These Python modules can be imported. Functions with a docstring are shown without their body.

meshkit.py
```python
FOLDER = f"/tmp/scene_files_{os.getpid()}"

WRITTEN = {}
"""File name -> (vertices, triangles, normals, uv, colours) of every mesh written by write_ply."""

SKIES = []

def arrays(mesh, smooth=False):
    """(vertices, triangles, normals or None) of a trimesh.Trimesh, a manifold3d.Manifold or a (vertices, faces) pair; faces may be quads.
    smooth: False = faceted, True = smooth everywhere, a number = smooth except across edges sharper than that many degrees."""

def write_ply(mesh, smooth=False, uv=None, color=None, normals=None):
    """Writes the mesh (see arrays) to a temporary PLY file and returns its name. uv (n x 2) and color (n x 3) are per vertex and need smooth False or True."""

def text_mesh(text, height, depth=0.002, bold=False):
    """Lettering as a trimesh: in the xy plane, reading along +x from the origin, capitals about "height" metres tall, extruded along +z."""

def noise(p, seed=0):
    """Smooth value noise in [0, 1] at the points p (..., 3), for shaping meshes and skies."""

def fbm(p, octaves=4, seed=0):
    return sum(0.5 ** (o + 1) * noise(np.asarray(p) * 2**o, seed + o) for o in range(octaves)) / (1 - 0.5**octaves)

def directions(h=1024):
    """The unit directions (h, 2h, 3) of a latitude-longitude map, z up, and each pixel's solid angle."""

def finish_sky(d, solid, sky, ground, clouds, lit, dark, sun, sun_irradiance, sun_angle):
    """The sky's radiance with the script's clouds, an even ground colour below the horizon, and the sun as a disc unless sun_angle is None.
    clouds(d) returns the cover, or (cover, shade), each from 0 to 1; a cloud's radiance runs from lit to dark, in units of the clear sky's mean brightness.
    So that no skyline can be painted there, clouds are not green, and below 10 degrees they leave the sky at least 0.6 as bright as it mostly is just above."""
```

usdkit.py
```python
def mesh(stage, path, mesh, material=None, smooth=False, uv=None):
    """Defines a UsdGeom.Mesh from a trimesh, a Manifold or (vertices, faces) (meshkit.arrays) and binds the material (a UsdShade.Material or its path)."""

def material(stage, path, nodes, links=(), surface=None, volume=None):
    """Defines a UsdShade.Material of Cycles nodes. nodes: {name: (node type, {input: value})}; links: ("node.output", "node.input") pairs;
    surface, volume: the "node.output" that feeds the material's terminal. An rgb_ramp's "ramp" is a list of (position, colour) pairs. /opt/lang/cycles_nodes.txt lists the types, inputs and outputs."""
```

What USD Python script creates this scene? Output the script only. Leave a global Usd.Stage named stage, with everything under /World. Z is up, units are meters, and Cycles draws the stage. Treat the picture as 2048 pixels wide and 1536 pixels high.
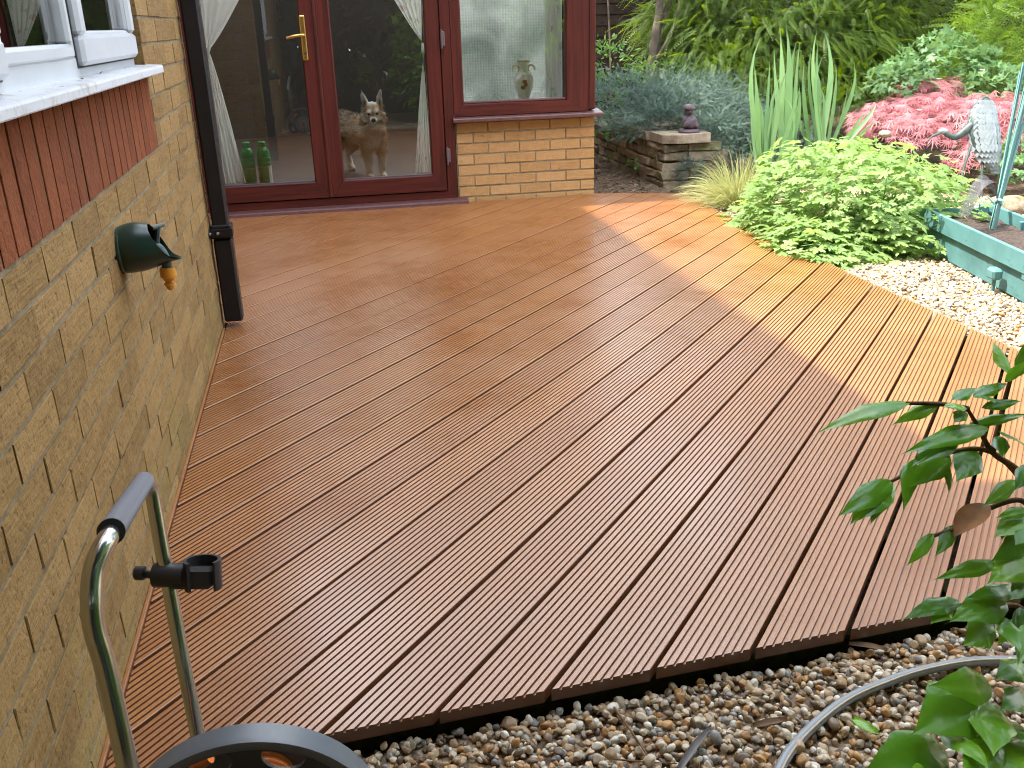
import math, numpy as np, trimesh, manifold3d as m3, usdkit, meshkit
from pxr import Usd, UsdGeom, UsdLux, UsdShade, Gf, Sdf, Vt

# ------------------------------------------------------------------ stage, camera, light
stage = Usd.Stage.CreateInMemory()
UsdGeom.SetStageUpAxis(stage, UsdGeom.Tokens.z)
UsdGeom.SetStageMetersPerUnit(stage, 1.0)
UsdGeom.Xform.Define(stage, '/World')
UsdGeom.Scope.Define(stage, '/World/Looks')

EXPOSURE = 2.72
SUN_EL, SUN_AZ = math.radians(62.0), (-0.96, 0.28)
SUN_INTENSITY, SKY_STRENGTH = 0.50, 0.15
RT = np.array([0.97938615, -0.20023592, -0.02661467])
UP = np.array([0.09738693, 0.35263229, 0.93068053])
FW = np.array([0.17697048, 0.91408755, -0.36486354])
EYE = np.array([0.48975598, 0.0, 1.2005218])
FPX = 1851.77            # focal length in pixels of the 2048 px wide picture

cam = UsdGeom.Camera.Define(stage, '/World/camera')
M4 = Gf.Matrix4d(*RT, 0, *UP, 0, *(-FW), 0, *EYE, 1)
cam.AddTransformOp().Set(M4)
cam.CreateHorizontalApertureAttr(36.0)
cam.CreateVerticalApertureAttr(27.0)
cam.CreateFocalLengthAttr(36.0 * FPX / 2048)
cam.CreateClippingRangeAttr(Gf.Vec2f(0.05, 400))
cam.CreateExposureAttr(EXPOSURE)

_h = math.hypot(*SUN_AZ)
SUN = np.array([SUN_AZ[0] / _h * math.cos(SUN_EL), SUN_AZ[1] / _h * math.cos(SUN_EL), math.sin(SUN_EL)])
sky_mat = usdkit.material(stage, '/World/Looks/sky', {
    't': ('sky_texture', {'sky_type': 'single_scattering', 'sun_disc': False, 'sun_elevation': SUN_EL,
                          'sun_rotation': math.atan2(SUN[0], SUN[1]), 'altitude': 80.0, 'aerosol_density': 1.6}),
    'n': ('noise_texture', {'scale': 2.2, 'detail': 5.0, 'roughness': 0.6}),
    'tc': ('texture_coordinate', {}),
    'r': ('rgb_ramp', {'ramp': [(0.36, (0, 0, 0)), (0.58, (1, 1, 1))]}),
    'mx': ('mix_color', {'b': (8.5, 8.8, 9.2), 'use_clamp': False}),
    'fm': ('math', {'math_type': 'multiply', 'value2': 0.8}),
    'b': ('background_shader', {'strength': SKY_STRENGTH})},
    [('tc.generated', 'n.vector'), ('n.fac', 'r.fac'), ('r.color', 'fm.value1'), ('fm.value', 'mx.fac'), ('t.color', 'mx.a'), ('mx.result', 'b.color')], surface='b.background')
dome = UsdLux.DomeLight.Define(stage, '/World/sky')
UsdShade.MaterialBindingAPI.Apply(dome.GetPrim()).Bind(sky_mat)
dome.GetPrim().SetCustomDataByKey('kind', 'structure')
sun = UsdLux.DistantLight.Define(stage, '/World/sun')
sun.CreateIntensityAttr(SUN_INTENSITY)
sun.CreateAngleAttr(0.7)
sun.CreateNormalizeAttr(True)
sun.CreateColorAttr(Gf.Vec3f(1.0, 0.93, 0.82))
_x = np.cross([0, 0, 1.0], SUN); _x /= np.linalg.norm(_x); _y = np.cross(SUN, _x)
sun.AddTransformOp().Set(Gf.Matrix4d(*_x, 0, *_y, 0, *SUN, 0, 0, 0, 20, 1))

# ------------------------------------------------------------------ helpers
rng = np.random.default_rng(7)
R = lambda a, b, n=None: rng.uniform(a, b, n)
V3 = lambda *a: np.array(a, float)
unit = lambda v: np.asarray(v, float) / np.linalg.norm(v)


def at(px, py, depth):
    """the point seen at a pixel of the 2048 x 1536 picture, depth metres along the view axis"""
    return EYE + depth * (FW + (px - 1024) / FPX * RT - (py - 768) / FPX * UP)


used, base_of = {}, {}


def numbered(parent, name):
    k = (parent, name)
    n = used.get(k, -1) + 1
    used[k] = n
    return name if n == 0 else f'{name}_{n:03d}'


def tag(prim, label=None, cat=None, group=None, kind=None):
    p = prim.GetPrim() if hasattr(prim, 'GetPrim') else prim
    for k, v in (('label', label), ('category', cat), ('group', group), ('kind', kind)):
        if v:
            p.SetCustomDataByKey(k, v)
    return p


def thing(name, loc, label, cat, group=None):
    path = '/World/' + numbered('/World', name)
    x = UsdGeom.Xform.Define(stage, path)
    x.AddTranslateOp().Set(Gf.Vec3d(*map(float, loc)))
    base_of[path] = np.asarray(loc, float)
    return tag(x, label, cat, group)


def obj(name, mesh, mat, parent=None, smooth=False, label=None, cat=None, group=None, kind=None, col=None):
    """one Mesh prim, its points given in world space, under parent (a prim) or /World"""
    pp = '/World' if parent is None else str(parent.GetPath())
    path = pp + '/' + numbered(pp, name)
    b = base_of.get(pp, np.zeros(3))
    base_of[path] = b
    v, f, n = meshkit.arrays(mesh, smooth)
    v = v - b
    m = UsdGeom.Mesh.Define(stage, path)
    m.CreatePointsAttr(Vt.Vec3fArray.FromNumpy(v.astype(np.float32)))
    m.CreateFaceVertexCountsAttr(Vt.IntArray.FromNumpy(np.full(len(f), 3, np.int32)))
    m.CreateFaceVertexIndicesAttr(Vt.IntArray.FromNumpy(f.astype(np.int32).ravel()))
    m.CreateSubdivisionSchemeAttr('none')
    m.CreateDoubleSidedAttr(True)
    if n is not None:
        m.CreateNormalsAttr(Vt.Vec3fArray.FromNumpy(n.astype(np.float32)))
        m.SetNormalsInterpolation('vertex')
    if col is not None:
        UsdGeom.PrimvarsAPI(m).CreatePrimvar('coat', Sdf.ValueTypeNames.Color3fArray, 'vertex').Set(Vt.Vec3fArray.FromNumpy(np.asarray(col, np.float32)))
    UsdShade.MaterialBindingAPI.Apply(m.GetPrim()).Bind(mat)
    return tag(m, label, cat, group, kind)


def cat(ms):
    vs, fs, n = [], [], 0
    for m in ms:
        v, f, _ = meshkit.arrays(m)
        vs.append(v); fs.append(f + n); n += len(v)
    return np.vstack(vs), np.vstack(fs)


def moved(m, T):
    v, f, _ = meshkit.arrays(m)
    return v @ np.asarray(T)[:3, :3].T + np.asarray(T)[:3, 3], f


def frame(o, x, z=(0, 0, 1)):
    """a 4x4 whose x axis is x, z as near to z as it can be, at o"""
    x = unit(x); z = np.asarray(z, float)
    if abs(np.dot(x, unit(z))) > 0.999:
        z = V3(1, 0, 0.1)
    y = unit(np.cross(z, x)); z = np.cross(x, y)
    T = np.eye(4); T[:3, 0], T[:3, 1], T[:3, 2], T[:3, 3] = x, y, z, o
    return T


def box(lo, hi):
    lo, hi = np.minimum(lo, hi), np.maximum(lo, hi)
    v = np.array([[(lo, hi)[i][0], (lo, hi)[j][1], (lo, hi)[k][2]] for i in (0, 1) for j in (0, 1) for k in (0, 1)], float)
    q = np.array([[0, 1, 3, 2], [4, 6, 7, 5], [0, 4, 5, 1], [2, 3, 7, 6], [0, 2, 6, 4], [1, 5, 7, 3]])
    return v, np.vstack([q[:, [0, 1, 2]], q[:, [0, 2, 3]]])


# chamfered box: 24 vertices, 44 triangles, topology worked out once
_s = np.array([[a, b, c] for a in (-1, 1) for b in (-1, 1) for c in (-1, 1)], float)
_cv = np.vstack([np.where(np.arange(3) == k, 1.0, 0.7) * _s for k in range(3)])
_ck = np.repeat(np.arange(3), 8)
_h_ = trimesh.convex.convex_hull(_cv, repair=False)
_order = [int(np.argmin(np.linalg.norm(_cv - v, axis=1))) for v in _h_.vertices]
_cf = np.array(_order)[_h_.faces]
_nn = np.cross(_cv[_cf[:, 1]] - _cv[_cf[:, 0]], _cv[_cf[:, 2]] - _cv[_cf[:, 0]])
_flip = (_nn * _cv[_cf].mean(1)).sum(1) < 0
_cf[_flip] = _cf[_flip][:, ::-1]


def cbox(lo, hi, b=0.004, jit=0.0):
    lo, hi = np.asarray(lo, float), np.asarray(hi, float)
    lo, hi = np.minimum(lo, hi), np.maximum(lo, hi)
    c, h = (lo + hi) / 2, (hi - lo) / 2
    inner = h - np.minimum(b, h * 0.45)
    v = c + np.tile(_s, (3, 1)) * np.where(np.arange(3)[None] == _ck[:, None], h, inner)
    if jit:
        v = v + rng.normal(0, jit, v.shape)
    return v, _cf


def bar(p0, p1, w, h, up=(0, 0, 1), b=0.002):
    """a chamfered bar from p0 to p1, w across, h along up"""
    p0, p1 = np.asarray(p0, float), np.asarray(p1, float)
    L = np.linalg.norm(p1 - p0)
    return moved(cbox((0, -w / 2, -h / 2), (L, w / 2, h / 2), b), frame(p0, p1 - p0, up))


def tube(pts, rad, sides=10, caps=True):
    p = np.asarray(pts, float)
    n = len(p)
    rad = np.broadcast_to(np.asarray(rad, float), (n,))
    t = np.gradient(p, axis=0); t /= np.linalg.norm(t, axis=1, keepdims=True) + 1e-12
    a = np.cross(t[0], V3(0, 0, 1) if abs(t[0][2]) < .9 else V3(1, 0, 0)); a = unit(a)
    A = []
    for i in range(n):
        a = unit(a - t[i] * np.dot(a, t[i])); A.append(a)
    A = np.array(A); B = np.cross(t, A)
    th = np.arange(sides) * 2 * np.pi / sides
    v = (p[:, None] + rad[:, None, None] * (np.cos(th)[None, :, None] * A[:, None] + np.sin(th)[None, :, None] * B[:, None])).reshape(-1, 3)
    i, j = np.meshgrid(np.arange(n - 1), np.arange(sides), indexing='ij')
    q = np.stack([i * sides + j, i * sides + (j + 1) % sides, (i + 1) * sides + (j + 1) % sides, (i + 1) * sides + j], -1).reshape(-1, 4)
    f = np.vstack([q[:, [0, 1, 2]], q[:, [0, 2, 3]]])
    if caps:
        v = np.vstack([v, p[0], p[-1]])
        k = np.arange(sides)
        c0 = np.stack([np.full(sides, n * sides), (k + 1) % sides, k], 1)
        c1 = np.stack([np.full(sides, n * sides + 1), (n - 1) * sides + k, (n - 1) * sides + (k + 1) % sides], 1)
        f = np.vstack([f, c0, c1])
    return v, f


def curve(pts, n=24):
    """a smooth curve through the points (Catmull-Rom)"""
    p = np.asarray(pts, float)
    p = np.vstack([2 * p[0] - p[1], p, 2 * p[-1] - p[-2]])
    out = []
    for i in range(1, len(p) - 2):
        for t in np.linspace(0, 1, n, endpoint=False):
            a, b, c, d = p[i - 1], p[i], p[i + 1], p[i + 2]
            out.append(0.5 * (2 * b + (c - a) * t + (2 * a - 5 * b + 4 * c - d) * t * t + (3 * b - a - 3 * c + d) * t ** 3))
    out.append(p[-2])
    return np.array(out)


def lathe(profile, o=(0, 0, 0), n=28, axis=(0, 0, 1)):
    """profile: (radius, height) pairs"""
    pr = np.asarray(profile, float)
    th = np.arange(n) * 2 * np.pi / n
    v = np.stack([pr[:, None, 0] * np.cos(th), pr[:, None, 0] * np.sin(th), np.broadcast_to(pr[:, None, 1], (len(pr), n))], -1).reshape(-1, 3)
    i, j = np.meshgrid(np.arange(len(pr) - 1), np.arange(n), indexing='ij')
    q = np.stack([i * n + j, i * n + (j + 1) % n, (i + 1) * n + (j + 1) % n, (i + 1) * n + j], -1).reshape(-1, 4)
    f = np.vstack([q[:, [0, 1, 2]], q[:, [0, 2, 3]]])
    ax = unit(axis)
    T = frame(o, np.cross(ax, (0, 1, 0)) if abs(ax[1]) < .9 else np.cross(ax, (1, 0, 0)), ax)
    return moved((v, f), T)


def prism(poly, z0, z1, T=None):
    """extrude a 2-D polygon (anticlockwise) from z0 to z1"""
    cs = m3.CrossSection([np.asarray(poly, float)])
    m = m3.Manifold.extrude(cs, z1 - z0).translate((0, 0, z0))
    g = m.to_mesh()
    r = (np.array(g.vert_properties[:, :3], float), np.array(g.tri_verts))
    return r if T is None else moved(r, T)


def sheet(fn, nu, nv):
    u, w = np.meshgrid(np.linspace(0, 1, nu), np.linspace(0, 1, nv), indexing='ij')
    v = fn(u, w).reshape(-1, 3)
    i, j = np.meshgrid(np.arange(nu - 1), np.arange(nv - 1), indexing='ij')
    q = np.stack([i * nv + j, (i + 1) * nv + j, (i + 1) * nv + j + 1, i * nv + j + 1], -1).reshape(-1, 4)
    return v, np.vstack([q[:, [0, 1, 2]], q[:, [0, 2, 3]]])


def scatter(tmpl, P, X, Z, S):
    """copies of a template (v, f) at points P with x axes X, z axes about Z, scales S, in one mesh"""
    v, f = tmpl
    P, X, Z = (np.asarray(a, float) for a in (P, X, Z))
    n = len(P)
    S = np.broadcast_to(np.asarray(S, float), (n,) if np.ndim(S) < 2 else (n, 3))
    if S.ndim == 1:
        S = np.repeat(S[:, None], 3, 1)
    X = X / (np.linalg.norm(X, axis=1, keepdims=True) + 1e-9)
    Y = np.cross(Z, X); Y /= np.linalg.norm(Y, axis=1, keepdims=True) + 1e-9
    Zz = np.cross(X, Y)
    w = v[None] * S[:, None, :]
    out = P[:, None] + w[..., 0:1] * X[:, None] + w[..., 1:2] * Y[:, None] + w[..., 2:3] * Zz[:, None]
    return out.reshape(-1, 3), (f[None] + (np.arange(n) * len(v))[:, None, None]).reshape(-1, 3)


def leaf_shape(width=0.3, seg=5, fold=0.12, droop=0.15, pow_=0.9):
    """a leaf one unit long along x: pointed oval, folded at the midrib, drooping"""
    t = np.linspace(0, 1, seg + 1)
    w = width / 2 * np.sin(np.pi * t ** pow_) ** 0.85
    w[0] = 0.012; w[-1] = 0.0
    z = -droop * t ** 2
    mid = np.stack([t, 0 * t, z], 1)
    l = np.stack([t, w, z + fold * w], 1); r = np.stack([t, -w, z + fold * w], 1)
    v = np.vstack([mid, l, r]); n = seg + 1
    f = []
    for i in range(seg):
        f += [[i, i + 1, n + i + 1], [i, n + i + 1, n + i], [i + 1, i, 2 * n + i], [i + 1, 2 * n + i, 2 * n + i + 1]]
    return v, np.array(f)


def fine_leaf(width, seg=16):
    """a smoother leaf, seven points across, drawn out to a fine tip, with a sunken midrib and side veins"""
    t = np.linspace(0, 1, seg + 1)
    w = width / 2 * (np.sin(np.pi * np.minimum(t * 1.08, 1) ** .80)) ** 1.05 * (1 - .25 * t) * 1.12
    w = np.maximum(w, .010 * (1 - t)); w[-1] = .0006
    cols = np.array([-1, -.68, -.34, 0, .34, .68, 1])
    x = np.broadcast_to(t[:, None], (seg + 1, 7)); y = w[:, None] * cols
    z = .32 * np.abs(y) - 1.1 * y ** 2 / (width + .05) + .004 * width / .4 * np.sin(t[:, None] * 40 - np.abs(cols) * 3.0) * (np.abs(cols) > .1) * np.minimum(w[:, None] / (width * .3), 1)
    v = np.stack([x, y, z], -1).reshape(-1, 3)
    i, j = np.meshgrid(np.arange(seg), np.arange(6), indexing='ij')
    q = np.stack([i * 7 + j, (i + 1) * 7 + j, (i + 1) * 7 + j + 1, i * 7 + j + 1], -1).reshape(-1, 4)
    return v, np.vstack([q[:, [0, 1, 2]], q[:, [0, 2, 3]]])


def palmate(lobes=5, cut=0.45, droop=0.12, teeth=1):
    """a palmate leaf of about unit radius in the xy plane, stalk end at the origin"""
    pts, a0 = [], math.radians(155)
    for k in range(lobes):
        c = -a0 + (k + 0.5) * 2 * a0 / lobes
        half = a0 / lobes
        ln = 1.0 - 0.28 * abs(k - (lobes - 1) / 2) / ((lobes - 1) / 2)
        pts += [(c - half, cut * ln), (c - half * .62, .72 * ln), (c - half * .40, .70 * ln), (c - half * .16, .93 * ln), (c, ln), (c + half * .16, .9 * ln), (c + half * .42, .68 * ln), (c + half * .6, .74 * ln)]
    pts.append((a0, cut * .7))
    a, r = np.array(pts).T
    v = np.stack([r * np.cos(a), r * np.sin(a), -droop * r ** 2 + 0.07 * np.cos(a * lobes) * r], 1)
    v = np.vstack([[0, 0, 0.0], v])
    n = len(pts)
    return v, np.array([[0, i, i + 1] for i in range(1, n)])


def spray(pairs=9, length=1.0, leaf=0.2, ang=50, w=0.045, droop=0.25, two=True):
    """a flat frond: a thin stem along x with leaflets to both sides"""
    v, f = [], []
    for i in range(pairs):
        t = (i + 0.6) / pairs
        L = leaf * (1.05 - 0.75 * t) * (0.55 + 1.6 * t if t < .28 else 1)
        for s in (-1, 1):
            a = math.radians(ang) * s
            p = V3(t * length, 0, -droop * t * t)
            d = V3(math.cos(a), math.sin(a), -0.25)
            nrm = V3(-math.sin(a), math.cos(a), 0)
            k = len(v)
            v += [p, p + d * L * .5 + nrm * w, p + d * L, p + d * L * .5 - nrm * w]
            f += [[k, k + 1, k + 2], [k, k + 2, k + 3]]
    k = len(v)
    v += [V3(0, -.008, 0), V3(0, .008, 0), V3(length, 0, -droop)]
    f += [[k, k + 1, k + 2]]
    return np.array(v), np.array(f)


def blob_points(n, c, r, shell=0.55, flat_bottom=-0.35, seed=1, amp=0.35, freq=2.2):
    """points through the outer volume of a lumpy dome, with outward normals"""
    g = np.random.default_rng(seed)
    d = g.normal(size=(n * 3, 3)); d /= np.linalg.norm(d, axis=1, keepdims=True)
    d = d[d[:, 2] > flat_bottom][:n]
    lump = 1 + amp * (meshkit.fbm(d * freq + 5 + seed, 3, seed) - 0.5) * 2
    rad = lump * (shell + (1 - shell) * g.uniform(0, 1, len(d)) ** 0.5)
    P = np.asarray(c) + d * rad[:, None] * np.asarray(r)
    N = d / np.asarray(r); N /= np.linalg.norm(N, axis=1, keepdims=True)
    return P, N, g


# ------------------------------------------------------------------ materials
def mat(name, nodes, links, surface='p.BSDF'):
    return usdkit.material(stage, '/World/Looks/' + name, nodes, links, surface=surface)


def plain(name, color, rough=0.5, spec=0.5, metal=0.0, var=0.0, scale=6.0, bump=0.0, bscale=60.0, coat=0.0):
    n = {'p': ('principled_bsdf', {'base_color': color, 'roughness': rough, 'specular_ior_level': spec, 'metallic': metal, 'coat_weight': coat})}
    l = []
    if var or bump:
        n['g'] = ('geometry', {})
    if var:
        n['n'] = ('noise_texture', {'scale': scale, 'detail': 4.0, 'roughness': 0.6})
        c = np.array(color)
        n['r'] = ('rgb_ramp', {'ramp': [(0.3, tuple(c * (1 - var))), (0.7, tuple(np.minimum(c * (1 + var), 1)))]})
        l += [('g.position', 'n.vector'), ('n.fac', 'r.fac'), ('r.color', 'p.base_color')]
    if bump:
        n['bn'] = ('noise_texture', {'scale': bscale, 'detail': 3.0})
        n['b'] = ('bump', {'strength': bump, 'distance': 0.004})
        l += [('g.position', 'bn.vector'), ('bn.fac', 'b.height'), ('b.normal', 'p.normal')]
    return mat(name, n, l)


def leafy(name, dark, light, rough=0.45, trans=0.35, tcol=None, spec=0.4, scale=1.3, veins=False):
    """a leaf: principled with a translucent share; tone varies by leaf and by clump"""
    tcol = tcol or tuple(np.minimum(np.array(light) * V3(1.15, 1.25, 0.7), 1))
    n = {'g': ('geometry', {}), 'oi': ('object_info', {}),
         'n': ('noise_texture', {'scale': scale, 'detail': 2.0}),
         'a': ('math', {'math_type': 'add'}), 'b': ('math', {'math_type': 'add'}), 'c': ('math', {'math_type': 'fraction'}),
         'd': ('math', {'math_type': 'multiply', 'value2': 0.6}), 'e': ('math', {'math_type': 'multiply_add', 'value2': 0.9, 'value3': -0.25}),
         'f': ('math', {'math_type': 'add', 'use_clamp': True}),
         'r': ('rgb_ramp', {'ramp': [(0.0, dark), (0.55, tuple((np.array(dark) + np.array(light)) / 2)), (1.0, light)]}),
         'p': ('principled_bsdf', {'roughness': rough, 'specular_ior_level': spec}),
         't': ('translucent_bsdf', {'color': tcol}),
         'm': ('mix_closure', {'fac': trans})}
    l = [('g.random_per_island', 'a.value1'), ('oi.random', 'a.value2'), ('a.value', 'c.value1'), ('c.value', 'd.value1'),
         ('g.position', 'n.vector'), ('n.fac', 'e.value1'), ('d.value', 'f.value1'), ('e.value', 'f.value2'), ('f.value', 'r.fac'),
         ('r.color', 'p.base_color'), ('p.BSDF', 'm.closure1'), ('t.BSDF', 'm.closure2')]
    del n['b']
    return mat(name, n, l, 'm.closure')


DECK_ANG = 0.8381
DD = np.array([math.cos(DECK_ANG), math.sin(DECK_ANG), 0]); DN = np.array([-DD[1], DD[0], 0])

M = {}
M['deck'] = mat('deck_stain', {
    'g': ('geometry', {}), 'oi': ('object_info', {}),
    'mp': ('mapping', {'rotation': (0, 0, -DECK_ANG)}),
    'st': ('mapping', {'scale': (0.7, 26, 26)}),
    'grain': ('noise_texture', {'scale': 2.0, 'detail': 6.0, 'roughness': 0.65}),
    'patch': ('noise_texture', {'scale': 1.7, 'detail': 4.0, 'roughness': 0.6}),
    'speck': ('noise_texture', {'scale': 210.0, 'detail': 2.0}),
    'a1': ('math', {'math_type': 'multiply_add', 'value2': 0.5, 'value3': 0.0}),
    'a2': ('math', {'math_type': 'multiply_add', 'value2': 0.45}),
    'a3': ('math', {'math_type': 'multiply_add', 'value2': 0.22}),
    'r': ('rgb_ramp', {'ramp': [(0.25, (0.195, 0.072, 0.021)), (0.55, (0.285, 0.114, 0.034)), (0.85, (0.360, 0.156, 0.049))]}),
    'rr': ('map_range', {'from_min': 0.3, 'from_max': 0.7, 'to_min': 0.20, 'to_max': 0.42, 'clamp': True}),
    'sr': ('rgb_ramp', {'ramp': [(0.66, (1, 1, 1)), (0.76, (0.55, 0.5, 0.45))]}),
    'mul': ('mix_color', {'blend_type': 'multiply', 'fac': 1.0}),
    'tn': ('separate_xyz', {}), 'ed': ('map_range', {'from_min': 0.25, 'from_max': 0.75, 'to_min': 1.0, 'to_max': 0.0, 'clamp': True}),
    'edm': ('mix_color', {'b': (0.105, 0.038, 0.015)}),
    'bm': ('bump', {'strength': 0.12, 'distance': 0.001}),
    'p': ('principled_bsdf', {'specular_ior_level': 0.75})},
    [('g.position', 'mp.vector'), ('mp.vector', 'st.vector'), ('st.vector', 'grain.vector'), ('g.position', 'patch.vector'), ('g.position', 'speck.vector'),
     ('grain.fac', 'a1.value1'), ('patch.fac', 'a2.value1'), ('a1.value', 'a2.value3'), ('oi.random', 'a3.value1'), ('a2.value', 'a3.value3'),
     ('a3.value', 'r.fac'), ('patch.fac', 'rr.value'), ('rr.result', 'p.roughness'), ('speck.fac', 'sr.fac'),
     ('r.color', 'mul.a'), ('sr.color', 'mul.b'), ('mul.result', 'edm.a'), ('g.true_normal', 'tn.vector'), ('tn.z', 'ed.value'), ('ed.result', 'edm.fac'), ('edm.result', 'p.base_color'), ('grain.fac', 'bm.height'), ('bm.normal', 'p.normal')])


def brick_mat(name, lo, mid, hi, horizontal=True, moss=False, bump=0.7, pit=0.34):
    n = {'g': ('geometry', {}), 'oi': ('object_info', {}),
         'st': ('mapping', {'scale': (9, 9, 95) if horizontal else (38, 38, 16)}),
         'drag': ('noise_texture', {'scale': 1.0, 'detail': 4.0, 'roughness': 0.65, 'distortion': 1.2}),
         'mott': ('noise_texture', {'scale': 22.0, 'detail': 5.0, 'roughness': 0.65}),
         'pit': ('noise_texture', {'scale': 70.0, 'detail': 3.0, 'roughness': 0.6}),
         'a': ('math', {'math_type': 'multiply_add', 'value2': 0.55}),
         'b': ('math', {'math_type': 'multiply_add', 'value2': 0.55}),
         'c': ('math', {'math_type': 'multiply_add', 'value2': 0.25, 'value3': -0.17}),
         'r': ('rgb_ramp', {'ramp': [(0.22, lo), (0.5, mid), (0.8, hi)]}),
         'pr': ('rgb_ramp', {'ramp': [(pit, (0.26, 0.20, 0.15)), (pit + 0.07, (1, 1, 1))]}),
         'mul': ('mix_color', {'blend_type': 'multiply', 'fac': 0.6}),
         'hs': ('math', {'math_type': 'multiply_add', 'value2': 0.7}),
         'bm': ('bump', {'strength': bump, 'distance': 0.007}),
         'p': ('principled_bsdf', {'roughness': 0.85, 'specular_ior_level': 0.25})}
    l = [('g.position', 'st.vector'), ('st.vector', 'drag.vector'), ('g.position', 'mott.vector'), ('g.position', 'pit.vector'),
         ('oi.random', 'c.value1'), ('drag.fac', 'a.value1'), ('c.value', 'a.value3'), ('mott.fac', 'b.value1'), ('a.value', 'b.value3'),
         ('b.value', 'r.fac'), ('pit.fac', 'pr.fac'), ('r.color', 'mul.a'), ('pr.color', 'mul.b'),
         ('drag.fac', 'hs.value1'), ('pit.fac', 'hs.value3'), ('hs.value', 'bm.height'), ('bm.normal', 'p.normal')]
    last = 'mul.result'
    if moss:
        n['sx'] = ('separate_xyz', {})
        n['mz'] = ('map_range', {'from_min': 0.0, 'from_max': 0.42, 'to_min': 0.75, 'to_max': 0.0, 'clamp': True})
        n['mn'] = ('noise_texture', {'scale': 4.5, 'detail': 4.0})
        n['mr'] = ('map_range', {'from_min': 0.50, 'from_max': 0.85, 'clamp': True})
        n['mm'] = ('math', {'math_type': 'multiply'})
        n['mc'] = ('mix_color', {'b': (0.15, 0.15, 0.035)})
        l += [('g.position', 'sx.vector'), ('sx.z', 'mz.value'), ('g.position', 'mn.vector'), ('mn.fac', 'mr.value'), ('mz.result', 'mm.value1'),
              ('mr.result', 'mm.value2'), ('mm.value', 'mc.fac'), (last, 'mc.a')]
        last = 'mc.result'
    l.append((last, 'p.base_color'))
    return mat(name, n, l)


M['brick'] = brick_mat('buff_brick', (0.128, 0.070, 0.021), (0.232, 0.137, 0.044), (0.305, 0.190, 0.073), moss=True, bump=0.6)
M['brick2'] = brick_mat('conservatory_brick', (0.290, 0.150, 0.055), (0.395, 0.215, 0.085), (0.450, 0.260, 0.115), bump=0.5, pit=0.27)
M['soldier'] = brick_mat('red_brick', (0.110, 0.027, 0.007), (0.170, 0.044, 0.011), (0.215, 0.062, 0.017), horizontal=False, pit=0.22)
M['mortar'] = plain('mortar', (0.215, 0.165, 0.100), 0.95, 0.1, var=0.25, scale=30, bump=0.6, bscale=220)
M['farbrick'] = mat('far_brick', {
    'g': ('geometry', {}), 'sx': ('separate_xyz', {}), 'ad': ('math', {'math_type': 'add'}), 'cx': ('combine_xyz', {}),
    'bt': ('brick_texture', {'color1': (0.36, 0.20, 0.085), 'color2': (0.42, 0.25, 0.12), 'mortar': (0.235, 0.2, 0.14), 'scale': 1.0, 'mortar_size': 0.005, 'brick_width': 0.225, 'row_height': 0.075}),
    'bm': ('bump', {'strength': 0.5, 'distance': 0.004, 'invert': True}),
    'p': ('principled_bsdf', {'roughness': 0.9})},
    [('g.position', 'sx.vector'), ('sx.x', 'ad.value1'), ('sx.y', 'ad.value2'), ('ad.value', 'cx.x'), ('sx.z', 'cx.y'), ('cx.vector', 'bt.vector'), ('bt.color', 'p.base_color'), ('bt.fac', 'bm.height'), ('bm.normal', 'p.normal')])
M['pvc'] = plain('white_upvc', (0.46, 0.475, 0.49), 0.28, 0.5, var=0.04, scale=9)
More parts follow.
